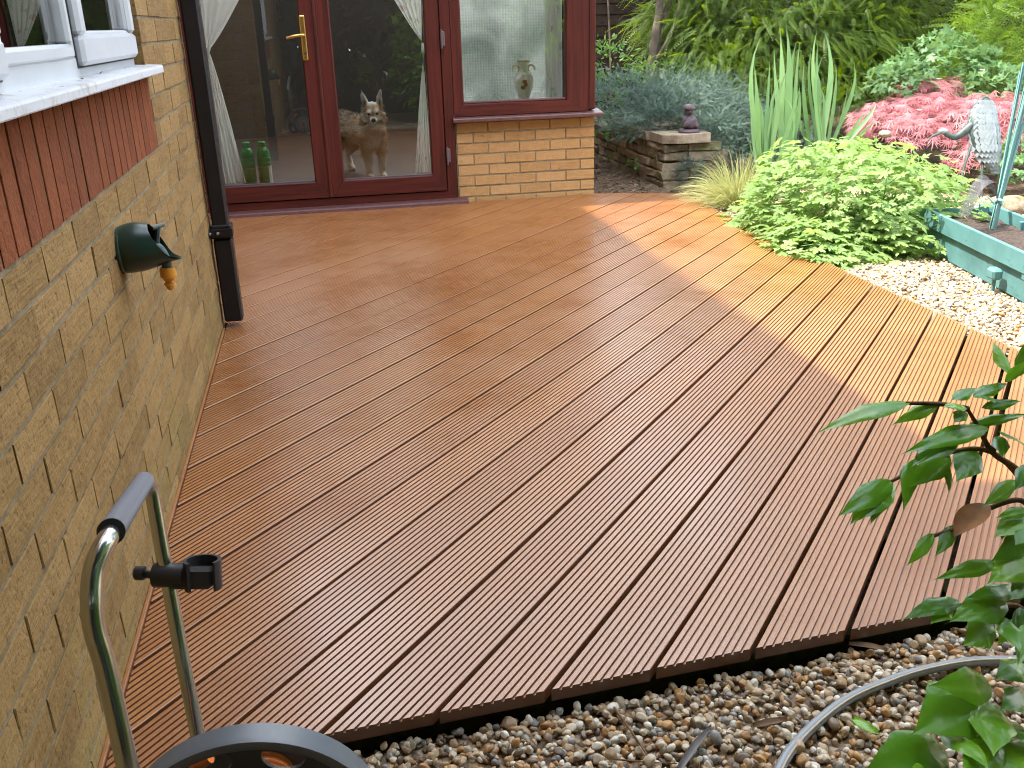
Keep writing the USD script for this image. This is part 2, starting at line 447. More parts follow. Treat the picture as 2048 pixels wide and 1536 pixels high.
M['sill'] = mat('dirty_upvc', {
    'g': ('geometry', {}), 'n': ('noise_texture', {'scale': 45.0, 'detail': 5.0, 'roughness': 0.7}), 'n2': ('noise_texture', {'scale': 7.0, 'detail': 3.0}),
    'm': ('math', {'math_type': 'multiply'}), 'r': ('rgb_ramp', {'ramp': [(0.26, (0.53, 0.54, 0.56)), (0.33, (0.43, 0.41, 0.38)), (0.42, (0.24, 0.20, 0.16))]}),
    'p': ('principled_bsdf', {'roughness': 0.3})},
    [('g.position', 'n.vector'), ('g.position', 'n2.vector'), ('n.fac', 'm.value1'), ('n2.fac', 'm.value2'), ('m.value', 'r.fac'), ('r.color', 'p.base_color')])
M['rubber'] = plain('rubber_seal', (0.02, 0.02, 0.022), 0.6)
M['rosewood'] = mat('rosewood_upvc', {
    'g': ('geometry', {}), 'st': ('mapping', {'scale': (55, 55, 2.2)}), 'n': ('noise_texture', {'scale': 1.0, 'detail': 5.0, 'roughness': 0.6, 'distortion': 0.6}),
    'r': ('rgb_ramp', {'ramp': [(0.32, (0.022, 0.0045, 0.0035)), (0.62, (0.060, 0.0105, 0.0075))]}),
    'p': ('principled_bsdf', {'roughness': 0.34, 'specular_ior_level': 0.35})},
    [('g.position', 'st.vector'), ('st.vector', 'n.vector'), ('n.fac', 'r.fac'), ('r.color', 'p.base_color')])
M['rosewood_h'] = mat('rosewood_upvc_rail', {
    'g': ('geometry', {}), 'st': ('mapping', {'scale': (2.2, 55, 55)}), 'n': ('noise_texture', {'scale': 1.0, 'detail': 5.0, 'roughness': 0.6, 'distortion': 0.6}),
    'r': ('rgb_ramp', {'ramp': [(0.32, (0.022, 0.0045, 0.0035)), (0.62, (0.060, 0.0105, 0.0075))]}),
    'p': ('principled_bsdf', {'roughness': 0.34, 'specular_ior_level': 0.35})},
    [('g.position', 'st.vector'), ('st.vector', 'n.vector'), ('n.fac', 'r.fac'), ('r.color', 'p.base_color')])
M['brownsill'] = plain('brown_sill', (0.085, 0.034, 0.032), 0.4, 0.5, var=0.3, scale=40)
M['glass'] = mat('window_glass', {
    'fr': ('fresnel', {'IOR': 1.75}), 't': ('transparent_bsdf', {'color': (0.96, 0.97, 0.965)}), 'g': ('glossy_bsdf', {'color': (1, 1, 1), 'roughness': 0.0}), 'm': ('mix_closure', {})},
    [('fr.fac', 'm.fac'), ('t.BSDF', 'm.closure1'), ('g.BSDF', 'm.closure2')], 'm.closure')
M['black'] = plain('black_pvc', (0.007, 0.006, 0.0065), 0.34, 0.35, var=0.3, scale=15)
M['blackplastic'] = plain('black_plastic', (0.012, 0.012, 0.012), 0.45, 0.45)
M['steel'] = plain('galvanised_bolt', (0.55, 0.55, 0.54), 0.35, metal=1.0)
M['brass'] = plain('polished_brass', (0.72, 0.46, 0.13), 0.25, metal=1.0)
M['hinge'] = plain('painted_hinge', (0.085, 0.06, 0.068), 0.4, 0.5, metal=0.2)
M['chrome'] = mat('brushed_tube', {'g': ('geometry', {}), 'n': ('noise_texture', {'scale': 60.0, 'detail': 3.0}),
    'rr': ('map_range', {'to_min': 0.17, 'to_max': 0.21}), 'p': ('principled_bsdf', {'metallic': 1.0, 'base_color': (0.50, 0.51, 0.46)})},
    [('g.position', 'n.vector'), ('n.fac', 'rr.value'), ('rr.result', 'p.roughness')])
M['foam'] = plain('grey_foam', (0.15, 0.15, 0.165), 0.75, 0.3, bump=0.3, bscale=300)
M['greyplastic'] = plain('grey_plastic', (0.085, 0.095, 0.105), 0.36, 0.5)
M['orange'] = plain('orange_plastic', (0.50, 0.12, 0.012), 0.4)
M['amber'] = plain('amber_connector', (0.60, 0.24, 0.02), 0.35)
M['tapgreen'] = plain('dark_green_plastic', (0.010, 0.030, 0.020), 0.33, 0.5, var=0.2)
M['hose'] = plain('grey_hose', (0.20, 0.215, 0.22), 0.35, 0.5)
M['hoseline'] = plain('hose_stripe', (0.42, 0.33, 0.22), 0.4)
M['curtain'] = mat('white_curtain', {'p': ('principled_bsdf', {'base_color': (0.86, 0.85, 0.82), 'roughness': 0.9}), 't': ('translucent_bsdf', {'color': (0.86, 0.85, 0.82)}), 'm': ('mix_closure', {'fac': 0.45})},
                   [('p.BSDF', 'm.closure1'), ('t.BSDF', 'm.closure2')], 'm.closure')
M['floral'] = mat('floral_curtain', {
    'g': ('geometry', {}), 'n': ('noise_texture', {'scale': 13.0, 'detail': 1.5}), 'n2': ('noise_texture', {'scale': 17.0, 'detail': 1.0}), 'sh': ('mapping', {'location': (3, 7, 1)}),
    'r': ('rgb_ramp', {'ramp': [(0.70, (0, 0, 0)), (0.73, (1, 1, 1))]}), 'r2': ('rgb_ramp', {'ramp': [(0.66, (0, 0, 0)), (0.69, (1, 1, 1))]}),
    'm1': ('mix_color', {'a': (0.80, 0.79, 0.75), 'b': (0.55, 0.10, 0.10)}), 'm2': ('mix_color', {'b': (0.35, 0.42, 0.22)}),
    'p': ('principled_bsdf', {'roughness': 0.9}), 't': ('translucent_bsdf', {'color': (0.86, 0.85, 0.82)}), 'm': ('mix_closure', {'fac': 0.45})},
    [('g.position', 'n.vector'), ('g.position', 'sh.vector'), ('sh.vector', 'n2.vector'), ('n.fac', 'r.fac'), ('n2.fac', 'r2.fac'), ('r.color', 'm1.fac'), ('m1.result', 'm2.a'), ('r2.color', 'm2.fac'),
     ('m2.result', 'p.base_color'), ('p.BSDF', 'm.closure1'), ('t.BSDF', 'm.closure2')], 'm.closure')
M['bottle'] = plain('green_bottle', (0.018, 0.25, 0.055), 0.4, 0.5)
M['bottletray'] = plain('green_tray', (0.05, 0.26, 0.10), 0.5)
M['whitelabel'] = plain('white_label', (0.72, 0.72, 0.72), 0.6)
M['vase'] = plain('cream_glaze', (0.82, 0.82, 0.74), 0.25, 0.5, var=0.08, scale=14)
M['vasegold'] = plain('gilded_glaze', (0.60, 0.50, 0.32), 0.3, var=0.2, scale=20)
M['rosepaint'] = plain('painted_rose', (0.33, 0.05, 0.07), 0.35, var=0.4, scale=70)
M['film'] = mat('bubble_film', {
    'g': ('geometry', {}), 'sx': ('separate_xyz', {}), 'cx': ('combine_xyz', {'z': 0.0}),
    'v': ('voronoi_texture', {'scale': 52.0, 'randomness': 0.12}),
    'n': ('noise_texture', {'scale': 2.6, 'detail': 3.0, 'distortion': 0.6}),
    'r': ('rgb_ramp', {'ramp': [(0.36, (0.34, 0.39, 0.38)), (0.64, (0.86, 0.92, 0.90))]}),
    'b': ('bump', {'strength': 1.0, 'distance': 0.018, 'invert': True}),
    'p': ('principled_bsdf', {'roughness': 0.35, 'metallic': 0.05}), 't': ('translucent_bsdf', {'color': (0.8, 0.86, 0.84)}), 'm': ('mix_closure', {'fac': 0.45})},
    [('g.position', 'sx.vector'), ('sx.x', 'cx.x'), ('sx.z', 'cx.y'), ('cx.vector', 'v.vector'), ('g.position', 'n.vector'), ('n.fac', 'r.fac'), ('r.color', 'p.base_color'), ('v.distance', 'b.height'), ('b.normal', 'p.normal'), ('r.color', 't.color'), ('p.BSDF', 'm.closure1'), ('t.BSDF', 'm.closure2')], 'm.closure')
M['stick'] = plain('brown_stick', (0.30, 0.13, 0.06), 0.6, var=0.2, scale=20)
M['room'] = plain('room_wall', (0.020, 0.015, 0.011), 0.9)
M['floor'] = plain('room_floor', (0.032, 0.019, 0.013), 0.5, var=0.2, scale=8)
M['roof'] = plain('roof_tile', (0.16, 0.09, 0.06), 0.8, var=0.3, scale=10)
M['poly'] = mat('polycarbonate', {'t': ('translucent_bsdf', {'color': (0.90, 0.91, 0.89)}), 'd': ('principled_bsdf', {'base_color': (0.45, 0.46, 0.45), 'roughness': 0.3}), 'm': ('mix_closure', {'fac': 0.8})}, [('d.BSDF', 'm.closure1'), ('t.BSDF', 'm.closure2')], 'm.closure')
M['fascia'] = plain('fascia_board', (0.70, 0.70, 0.68), 0.4)
M['fur'] = mat('dog_fur', {'at': ('attribute', {'attribute': 'coat'}), 'p': ('principled_bsdf', {'roughness': 0.9, 'specular_ior_level': 0.1})}, [('at.color', 'p.base_color')])
M['nose'] = plain('dog_nose', (0.012, 0.011, 0.012), 0.25)
M['teal'] = mat('teal_paint', {
    'g': ('geometry', {}), 'n': ('noise_texture', {'scale': 5.0, 'detail': 5.0, 'roughness': 0.65}), 'st': ('mapping', {'scale': (30, 3, 30)}), 'n2': ('noise_texture', {'scale': 1.6, 'detail': 4.0}),
    'r': ('rgb_ramp', {'ramp': [(0.3, (0.055, 0.150, 0.155)), (0.7, (0.095, 0.235, 0.235))]}), 'r2': ('rgb_ramp', {'ramp': [(0.26, (0.62, 0.58, 0.5)), (0.38, (1, 1, 1))]}),
    'mu': ('mix_color', {'blend_type': 'multiply', 'fac': 1.0}), 'p': ('principled_bsdf', {'roughness': 0.6})},
    [('g.position', 'n.vector'), ('g.position', 'st.vector'), ('st.vector', 'n2.vector'), ('n.fac', 'r.fac'), ('n2.fac', 'r2.fac'), ('r.color', 'mu.a'), ('r2.color', 'mu.b'), ('mu.result', 'p.base_color')])
M['compost'] = plain('dry_compost', (0.060, 0.046, 0.040), 1.0, 0.1, var=0.5, scale=60, bump=1.0, bscale=90)
M['cane'] = plain('green_cane', (0.018, 0.105, 0.085), 0.35, 0.5, var=0.2, scale=10)
M['tie'] = plain('pale_green_tie', (0.22, 0.52, 0.44), 0.5)
M['net'] = mat('black_net', {'g': ('geometry', {}), 'sx': ('separate_xyz', {}), 'a': ('math', {'math_type': 'add'}),
    'v': ('voronoi_texture', {'scale': 260.0, 'feature': 'distance_to_edge'}), 'lt': ('math', {'math_type': 'less_than', 'value2': 0.16}),
    't': ('transparent_bsdf', {}), 'p': ('principled_bsdf', {'base_color': (0.06, 0.055, 0.06), 'roughness': 0.5}), 'm': ('mix_closure', {})},
    [('g.position', 'v.vector'), ('v.distance', 'lt.value1'), ('lt.value', 'm.fac'), ('t.BSDF', 'm.closure1'), ('p.BSDF', 'm.closure2')], 'm.closure')
M['heronwhite'] = plain('zinc_feather', (0.22, 0.255, 0.265), 0.5, 0.5, metal=0.0, var=0.18, scale=25)
M['herondark'] = plain('dark_bronze', (0.060, 0.080, 0.075), 0.5, 0.5, metal=0.3, var=0.4, scale=30)
M['stone'] = mat('walling_stone', {
    'g': ('geometry', {}), 'oi': ('object_info', {}), 'n': ('noise_texture', {'scale': 16.0, 'detail': 6.0, 'roughness': 0.7}), 'n2': ('noise_texture', {'scale': 6.0, 'detail': 3.0}),
    'ad': ('math', {'math_type': 'multiply_add', 'value2': 0.3, 'value3': -0.1}), 'ad2': ('math', {'math_type': 'add'}),
    'r': ('rgb_ramp', {'ramp': [(0.3, (0.085, 0.068, 0.048)), (0.52, (0.205, 0.158, 0.108)), (0.75, (0.33, 0.26, 0.19))]}),
    'r2': ('rgb_ramp', {'ramp': [(0.55, (0, 0, 0)), (0.68, (0.7, 0.7, 0.7))]}), 'mx': ('mix_color', {'b': (0.14, 0.15, 0.045)}),
    'bm': ('bump', {'strength': 0.8, 'distance': 0.012}), 'p': ('principled_bsdf', {'roughness': 0.9, 'specular_ior_level': 0.2})},
    [('g.position', 'n.vector'), ('g.position', 'n2.vector'), ('oi.random', 'ad.value1'), ('ad.value', 'ad2.value1'), ('n.fac', 'ad2.value2'), ('ad2.value', 'r.fac'), ('n2.fac', 'r2.fac'), ('r2.color', 'mx.fac'),
     ('r.color', 'mx.a'), ('mx.result', 'p.base_color'), ('n.fac', 'bm.height'), ('bm.normal', 'p.normal')])
M['ornament'] = plain('purple_brown_ornament', (0.085, 0.055, 0.065), 0.55, 0.5, var=0.3, scale=30)
M['soil'] = mat('soil', {
    'g': ('geometry', {}), 'n': ('noise_texture', {'scale': 28.0, 'detail': 6.0, 'roughness': 0.75}), 'v': ('voronoi_texture', {'scale': 34.0}),
    'r': ('rgb_ramp', {'ramp': [(0.32, (0.035, 0.022, 0.014)), (0.6, (0.12, 0.085, 0.055)), (0.75, (0.26, 0.20, 0.14))]}),
    'b': ('bump', {'strength': 1.0, 'distance': 0.02}), 'p': ('principled_bsdf', {'roughness': 0.95, 'specular_ior_level': 0.15})},
    [('g.position', 'n.vector'), ('g.position', 'v.vector'), ('n.fac', 'r.fac'), ('r.color', 'p.base_color'), ('v.distance', 'b.height'), ('b.normal', 'p.normal')])
M['bed'] = mat('gravel_bed', {
    'g': ('geometry', {}), 'v': ('voronoi_texture', {'scale': 62.0}), 'sv': ('separate_color', {}),
    'r': ('rgb_ramp', {'ramp': [(0.0, (0.09, 0.06, 0.035)), (0.4, (0.21, 0.14, 0.08)), (0.7, (0.30, 0.17, 0.07)), (1.0, (0.42, 0.36, 0.28))]}),
    'b': ('bump', {'strength': 1.0, 'distance': 0.012, 'invert': True}), 'p': ('principled_bsdf', {'roughness': 0.6})},
    [('g.position', 'v.vector'), ('v.color', 'sv.color'), ('sv.r', 'r.fac'), ('r.color', 'p.base_color'), ('v.distance', 'b.height'), ('b.normal', 'p.normal')])
M['moss'] = plain('mossy_timber', (0.034, 0.033, 0.013), 0.95, 0.1, var=0.6, scale=18, bump=1.0, bscale=60)
M['bark'] = plain('grey_bark', (0.080, 0.062, 0.045), 0.9, 0.2, var=0.4, scale=14, bump=0.8, bscale=30)
M['twig'] = plain('brown_twig', (0.16, 0.09, 0.045), 0.8, 0.2, var=0.3, scale=30)
M['fence'] = plain('dark_fence_board', (0.030, 0.019, 0.012), 0.9, 0.2, var=0.5, scale=9)
M['lawn'] = plain('lawn', (0.028, 0.05, 0.012), 0.9, 0.2, var=0.5, scale=6)
M['deadleaf'] = plain('dead_leaf', (0.15, 0.085, 0.045), 0.6, 0.3, var=0.4, scale=25)
M['greyleaf'] = plain('wet_strap_leaf', (0.075, 0.060, 0.052), 0.4, 0.4, var=0.3, scale=25)
M['glossy_leaf'] = mat('glossy_leaf', {
    'g': ('geometry', {}), 'oi': ('object_info', {}), 'n': ('noise_texture', {'scale': 24.0, 'detail': 3.0}),
    'a': ('math', {'math_type': 'multiply_add', 'value2': 0.75}), 'b': ('math', {'math_type': 'multiply_add', 'value2': 0.45, 'value3': -0.12}),
    'r': ('rgb_ramp', {'ramp': [(0.15, (0.034, 0.125, 0.007)), (0.55, (0.100, 0.270, 0.012)), (0.95, (0.230, 0.450, 0.022))]}),
    'bm': ('bump', {'strength': 0.35, 'distance': 0.004}),
    'p': ('principled_bsdf', {'roughness': 0.2, 'specular_ior_level': 0.55}), 't': ('translucent_bsdf', {'color': (0.20, 0.44, 0.02)}), 'm': ('mix_closure', {'fac': 0.24})},
    [('oi.random', 'b.value1'), ('g.position', 'n.vector'), ('n.fac', 'bm.height'), ('oi.random', 'a.value1'), ('n.fac', 'b.value1'), ('b.value', 'a.value3'), ('a.value', 'r.fac'), ('r.color', 'p.base_color'),
     ('bm.normal', 'p.normal'), ('p.BSDF', 'm.closure1'), ('t.BSDF', 'm.closure2')], 'm.closure')
M['yellow_leaf'] = plain('yellowing_leaf', (0.27, 0.10, 0.010), 0.55, 0.25, var=0.5, scale=22)
M['geranium'] = leafy('geranium_leaf', (0.130, 0.230, 0.055), (0.330, 0.460, 0.170), 0.5, 0.40, (0.42, 0.60, 0.14), scale=5)
M['iris'] = leafy('iris_blade', (0.050, 0.125, 0.045), (0.185, 0.315, 0.105), 0.4, 0.35, (0.28, 0.45, 0.12), scale=2)
M['sedge'] = leafy('sedge_blade', (0.15, 0.19, 0.045), (0.60, 0.58, 0.32), 0.5, 0.35, (0.5, 0.5, 0.16), scale=3)
M['juniper'] = leafy('juniper_needle', (0.012, 0.030, 0.022), (0.270, 0.385, 0.315), 0.6, 0.15, (0.16, 0.26, 0.16), scale=2.6)
M['yew'] = leafy('conifer_frond', (0.008, 0.030, 0.003), (0.155, 0.245, 0.013), 0.5, 0.30, (0.28, 0.42, 0.012), scale=3.4)
M['golden'] = leafy('golden_frond', (0.040, 0.095, 0.008), (0.180, 0.290, 0.030), 0.5, 0.35, (0.30, 0.46, 0.035), scale=3.0)
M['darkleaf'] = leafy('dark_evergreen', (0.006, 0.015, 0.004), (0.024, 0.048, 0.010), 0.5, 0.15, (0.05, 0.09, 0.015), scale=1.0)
M['midleaf'] = leafy('mid_green_leaf', (0.030, 0.080, 0.018), (0.110, 0.210, 0.045), 0.45, 0.35, (0.2, 0.38, 0.06), scale=3)
M['palegreen'] = leafy('pale_green_leaf', (0.060, 0.135, 0.050), (0.170, 0.300, 0.120), 0.5, 0.3, (0.26, 0.44, 0.14), scale=3)
M['maple'] = leafy('red_maple_leaf', (0.255, 0.070, 0.078), (0.610, 0.275, 0.290), 0.5, 0.25, (0.56, 0.19, 0.20), scale=3)
M['petal'] = plain('pale_petal', (0.72, 0.58, 0.66), 0.6)

# ------------------------------------------------------------------ ground
GZ = -0.085
def ground_fn(u, w):
    x, y = -40 + 80 * u, -40 + 80 * w
    return np.stack([x, y, np.full_like(x, GZ)], -1)
obj('ground', sheet(ground_fn, 41, 41), M['soil'], kind='structure')
# the gravel bed: a sheet in front of the deck and along its right side
bedpoly = np.array([(-0.3, -1.6), (4.9, -1.6), (5.4, 2.2), (5.3, 5.4), (4.3, 6.3), (3.25, 6.45), (3.02, 6.2), (2.99, 1.52), (0.0, 1.36), (-0.3, 1.36)])
obj('gravel_bed', prism(bedpoly, GZ - 0.02, GZ + 0.004), M['bed'], kind='structure')
obj('lawn', box((-12, -14, GZ - .03), (14, -2.4, GZ + 0.006)), M['lawn'], kind='structure')


def inside(poly, P):
    x, y = P[:, 0], P[:, 1]; r = np.zeros(len(P), bool)
    for (x0, y0), (x1, y1) in zip(poly, np.roll(poly, -1, 0)):
        c = ((y0 > y) != (y1 > y))
        r ^= c & (x < (x1 - x0) * (y - y0) / (y1 - y0 + 1e-12) + x0)
    return r


# pebbles: real stones, one point instancer of ten kinds
def pebbles():
    path = '/World/gravel'
    pi = UsdGeom.PointInstancer.Define(stage, path)
    tag(pi, 'loose brown, white and grey pebbles in front of and beside the deck', 'gravel', kind='stuff')
    tones = [((0.26, 0.175, 0.092), (0.42, 0.30, 0.175)), ((0.27, 0.135, 0.048), (0.42, 0.235, 0.085)), ((0.46, 0.42, 0.33), (0.66, 0.61, 0.51)), ((0.12, 0.112, 0.10), (0.24, 0.225, 0.20)),
             ((0.075, 0.048, 0.026), (0.16, 0.105, 0.055)), ((0.32, 0.255, 0.17), (0.50, 0.41, 0.29))]
    rel, k = pi.CreatePrototypesRel(), 0
    for ti, (a, b) in enumerate(tones):
        mt = mat(f'pebble_{ti}', {'oi': ('object_info', {}), 'g': ('geometry', {}), 'n': ('noise_texture', {'scale': 90.0, 'detail': 3.0}),
                                  'ad': ('math', {'math_type': 'multiply_add', 'value2': 0.6, 'value3': 0.0}), 'ad2': ('math', {'math_type': 'multiply_add', 'value2': 0.5}),
                                  'r': ('rgb_ramp', {'ramp': [(0.2, a), (0.8, b)]}), 'p': ('principled_bsdf', {'roughness': 0.42, 'specular_ior_level': 0.5})},
                 [('oi.random', 'ad.value1'), ('g.position', 'n.vector'), ('n.fac', 'ad2.value1'), ('ad.value', 'ad2.value3'), ('ad2.value', 'r.fac'), ('r.color', 'p.base_color')])
        for s in range(2):
            g = np.random.default_rng(100 + ti * 7 + s)
            ic = trimesh.creation.icosphere(2)
            v = np.array(ic.vertices)
            # planed like a flint: a sphere cut by random planes
            for _ in range(7):
                nrm = unit(g.normal(size=3)); d = g.uniform(0.62, 0.95)
                t = v @ nrm - d
                v -= np.maximum(t, 0)[:, None] * nrm * 0.9
            v *= 1 + 0.12 * (meshkit.fbm(v * 2.0 + 9 * s, 2, ti)[:, None] - .5)
            v *= np.array([1.0, g.uniform(.68, .9), g.uniform(.5, .68)])
            m = usdkit.mesh(stage, f'{path}/pebble_{k}', (v, np.array(ic.faces)), mt, smooth=40)
            rel.AddTarget(m.GetPath()); k += 1
    g = np.random.default_rng(3)
    P, S = [], []
    poly = bedpoly.copy()
    for dens, lo, hi, keep in ((8200, 0.0050, 0.0118, lambda q: (q[:, 1] < 1.62) & (q[:, 1] > 0.35) & (q[:, 0] < 2.95)), (6800, 0.0062, 0.0112, lambda q: (q[:, 0] >= 2.95) & (q[:, 1] > 1.2))):
        a = poly.min(0); b = poly.max(0)
        q = g.uniform(a, b, (int(dens * np.prod(b - a)), 2))
        q = q[inside(poly, q) & keep(q)]
        q = q[((q[:, 0] - 3.55) / .55) ** 2 + ((q[:, 1] - 5.05) / .70) ** 2 > 1]
        s = g.uniform(lo, hi, len(q)) * np.where(g.uniform(0, 1, len(q)) < .06, 1.45, 1)
        P.append(np.c_[q, GZ + 0.002 + s * g.uniform(.25, 1.5, len(q))]); S.append(s)
    P, S = np.vstack(P), np.concatenate(S)
    right = P[:, 0] > 2.95
    P[~right, 2] += 0.020
    P[right, 2] += 0.045 * np.clip((P[right, 0] - 2.95) * 6, 0.4, 1)
    n = len(P)
    w = np.array([.25, .17, .13, .10, .14, .21]); kind = g.choice(6, n, p=w)
    kind[right] = g.choice(6, right.sum(), p=[.20, .10, .26, .06, .05, .33])  # whiter mix on this side paints in the glare of full sun
    pi.CreateProtoIndicesAttr(Vt.IntArray.FromNumpy((kind * 2 + g.integers(0, 2, n)).astype(np.int32)))
    pi.CreatePositionsAttr(Vt.Vec3fArray.FromNumpy(P.astype(np.float32)))
    qz = g.uniform(0, 2 * np.pi, n) / 2; tx, ty = g.normal(0, .28, n), g.normal(0, .28, n)
    q = np.stack([np.cos(qz), tx, ty, np.sin(qz)], 1); q /= np.linalg.norm(q, axis=1, keepdims=True)
    pi.CreateOrientationsAttr(Vt.QuathArray([Gf.Quath(float(a), float(b), float(c), float(d)) for a, b, c, d in q]))
    pi.CreateScalesAttr(Vt.Vec3fArray.FromNumpy(np.repeat(S[:, None], 3, 1).astype(np.float32)))
    # the bed the right-hand pebbles lie on, a little higher
pebbles()
obj('gravel_bank', prism([(-.3, -1.5), (2.6, -1.5), (2.9, 1.51), (0.02, 1.356), (-.3, 1.356)], GZ - .01, GZ + 0.022), M['bed'], kind='structure')
obj('gravel_bank', prism([(3.03, 1.6), (5.35, 2.2), (5.25, 5.4), (4.3, 6.25), (3.25, 6.4), (3.06, 6.1)], GZ - .01, GZ + 0.046), M['bed'], kind='structure')

# ------------------------------------------------------------------ the deck
deck = thing('deck', (0, 1.36, 0), 'wet orange-brown timber deck of diagonal grooved boards beside the brick wall', 'deck')
outline = np.array([(0.013, 1.3645), (2.9865, 1.5275), (2.9865, 5.2), (3.05, 6.36), (2.85, 6.49), (2.452, 6.617), (-1.0, 6.617), (-1.0, 4.068), (0.013, 4.068)])
PITCH, W_BOARD, T_BOARD = 0.154, 0.1438, 0.028
def board_profile():
    n = 9
    top, gw, gd = [], 0.0050, 0.0056
    e = 0.0016
    pts = [(0, -T_BOARD), (W_BOARD, -T_BOARD), (W_BOARD, -e), (W_BOARD - e * .35, -e * .35), (W_BOARD - e, 0)]
    for k in range(n - 1, -1, -1):
        c = 0.0130 + k * (W_BOARD - 0.026) / (n - 1)
        pts += [(c + gw / 2, 0), (c + gw * .34, -gd), (c - gw * .34, -gd), (c - gw / 2, 0)]
    pts += [(e, 0), (e * .35, -e * .35), (0, -e)]
    return np.array(pts)
clip = m3.Manifold.extrude(m3.CrossSection([outline]), 0.2).translate((0, 0, -0.1))
prof = m3.CrossSection([board_profile()])
long_board = m3.Manifold.extrude(prof, 12.0)      # profile x -> across, y -> up, z -> along
for k in range(-9, 33):
    off = 0.0283 + k * PITCH + 0.0051 + float(R(-.0008, .0008))
    T = np.zeros((3, 4))
    lift = float(R(-.0012, .0012))
    T[:, 0], T[:, 1], T[:, 2] = DN, (0, 0, 1), DD
    T[:, 3] = DN * off - DD * 4.0 + V3(0, 0, lift)
    b = long_board.transform(T) if np.linalg.det(T[:, :3]) > 0 else long_board.mirror((1, 0, 0)).translate((W_BOARD, 0, 0)).transform(np.c_[T[:, :1], T[:, 1:2], T[:, 2:3], T[:, 3:]])
    b = b ^ clip
    if b.is_empty() or b.volume() < 1e-6:
        continue
    g = b.to_mesh()
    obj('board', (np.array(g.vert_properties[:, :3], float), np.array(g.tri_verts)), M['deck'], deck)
fs = (1.5275 - 1.3645) / (2.9865 - 0.013)
def front_y(x):
    return 1.3645 + fs * (x - 0.013)
obj('frame_beam', moved(cbox((0, -.022, -.10), (2.94, .022, -T_BOARD - .002), .004), frame((0.03, front_y(.03) + .045, 0), (1, fs, 0))), M['moss'], deck, label='mossy dark timber beam under the front edge of the boards')
obj('frame_beam', cbox((2.93, 1.56, -.10), (2.97, 6.3, -T_BOARD - .002), .004), M['moss'], deck)
for x in np.arange(0.45, 2.9, 0.45):
    obj('joist', cbox((x - .022, front_y(x) + .07, -.10), (x + .022, 6.6, -T_BOARD - .002), .003), M['moss'], deck)
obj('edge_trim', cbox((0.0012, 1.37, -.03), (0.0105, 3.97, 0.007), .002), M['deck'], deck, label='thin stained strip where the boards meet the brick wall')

# ------------------------------------------------------------------ the house
C, ZS = 0.075, 0.8648
WY0, WY1 = 1.05, 3.078            # window opening along the wall
WZ0 = ZS + 3 * C                  # top of the soldier course, bottom of the window
house = thing('brick_house', (0, 2, 0), 'buff brick house wall with a white window above a red soldier course', 'house')
# core of the wall (this is the mortar between the bricks)
MX = -0.0024
core = [box((-.30, -6, -.4), (MX, WY0, 3.7)), box((-.30, WY1, -.4), (MX, 4.0605, 3.7)), box((-.30, WY0, -.4), (MX, WY1, WZ0 + .01)), box((-.30, WY0, 2.16), (MX, WY1, 3.7)),
        box((-5.0, 3.80, -.4), (-.30, 4.0605, 3.7)), box((-5.2, -6, -.4), (-5.0, 4.0605, 3.7))]
obj('wall', cat(core), M['mortar'], house)
rest = []
def lay(y0, y1, z0, z1, part='brick', m='brick'):
    j = 0.0014 + float(R(0, .0010))
    b = cbox((-.06, y0 + j, z0 + 0.0048 + float(R(-.0008, .0008))), (float(R(-.0012, .0018)), y1 - j, z1 - 0.0048 + float(R(-.0008, .0008))), 0.0014, 0.0005)
    return b
def wall_courses(k0, k1, yend, keep):
    for k in range(k0, k1):
        z0, z1 = ZS + k * C, ZS + (k + 1) * C
        ph = 1.708 if k % 2 else 1.8205
        n0 = int(math.floor((-6 - ph) / .225))
        for n in range(n0, 40):
            a, b = ph + n * .225, ph + (n + 1) * .225
            a, b = max(a, -6), min(b, yend)
            if b - a < .03:
                continue
            if 0 <= k < 17:
                if k < 3 and b > WY0 and a < WY1 or k >= 3 and b > WY0 and a < WY1:
                    if a < WY0 - .05:
                        b = WY0
                    elif b > WY1 + .02:
                        a = WY1 - .006
                    else:
                        continue
                    if b - a < .03:
                        continue
            br = lay(a, b, z0, z1)
            near = b > 0.85 and z1 < 1.47
            (keep if near else rest).append(br)
near_bricks = []
wall_courses(-13, 37, 3.9655, near_bricks)
for k in range(-13, 37):          # the narrow return bricks at the corner
    z0, z1 = ZS + k * C, ZS + (k + 1) * C
    br = cbox((-.10, 3.974, z0 + .0048), (float(R(-.002, .002)), 4.064, z1 - .0048), .004, .0008)
    (near_bricks if z1 < 1.47 and z1 > -.05 else rest).append(br)
near_bricks = [b for b in near_bricks if b[0][:, 2].max() > -0.06]
print('bricks', len(near_bricks), len(rest))
near_bricks.sort(key=lambda b: np.linalg.norm(b[0].mean(0) - EYE))
for b in near_bricks[:300]:
    obj('brick', b, M['brick'], house)
rest += near_bricks[300:]
# return wall facing the conservatory, seen in the door glass
for k in range(-6, 37):
    z0, z1 = ZS + k * C, ZS + (k + 1) * C
    for n in range(10):
        x1 = -.11 - n * .225 - (0.1125 if k % 2 else 0)
        rest.append(cbox((x1 - .219, 4.0, z0 + .0048), (x1, 4.0655, z1 - .0048), .0035))
obj('brickwork', cat(rest), M['brick'], house, kind='stuff')
for n in range(28):               # soldier course under the window
    a = WY1 - (n + 1) * C
    if a < 0.99:
        break
    obj('soldier_brick', cbox((-.06, a + .0046, ZS + .0045), (float(R(-.0008, .0014)), a + C - .0046, WZ0 - .004), .0012, .0005), M['soldier'], house)
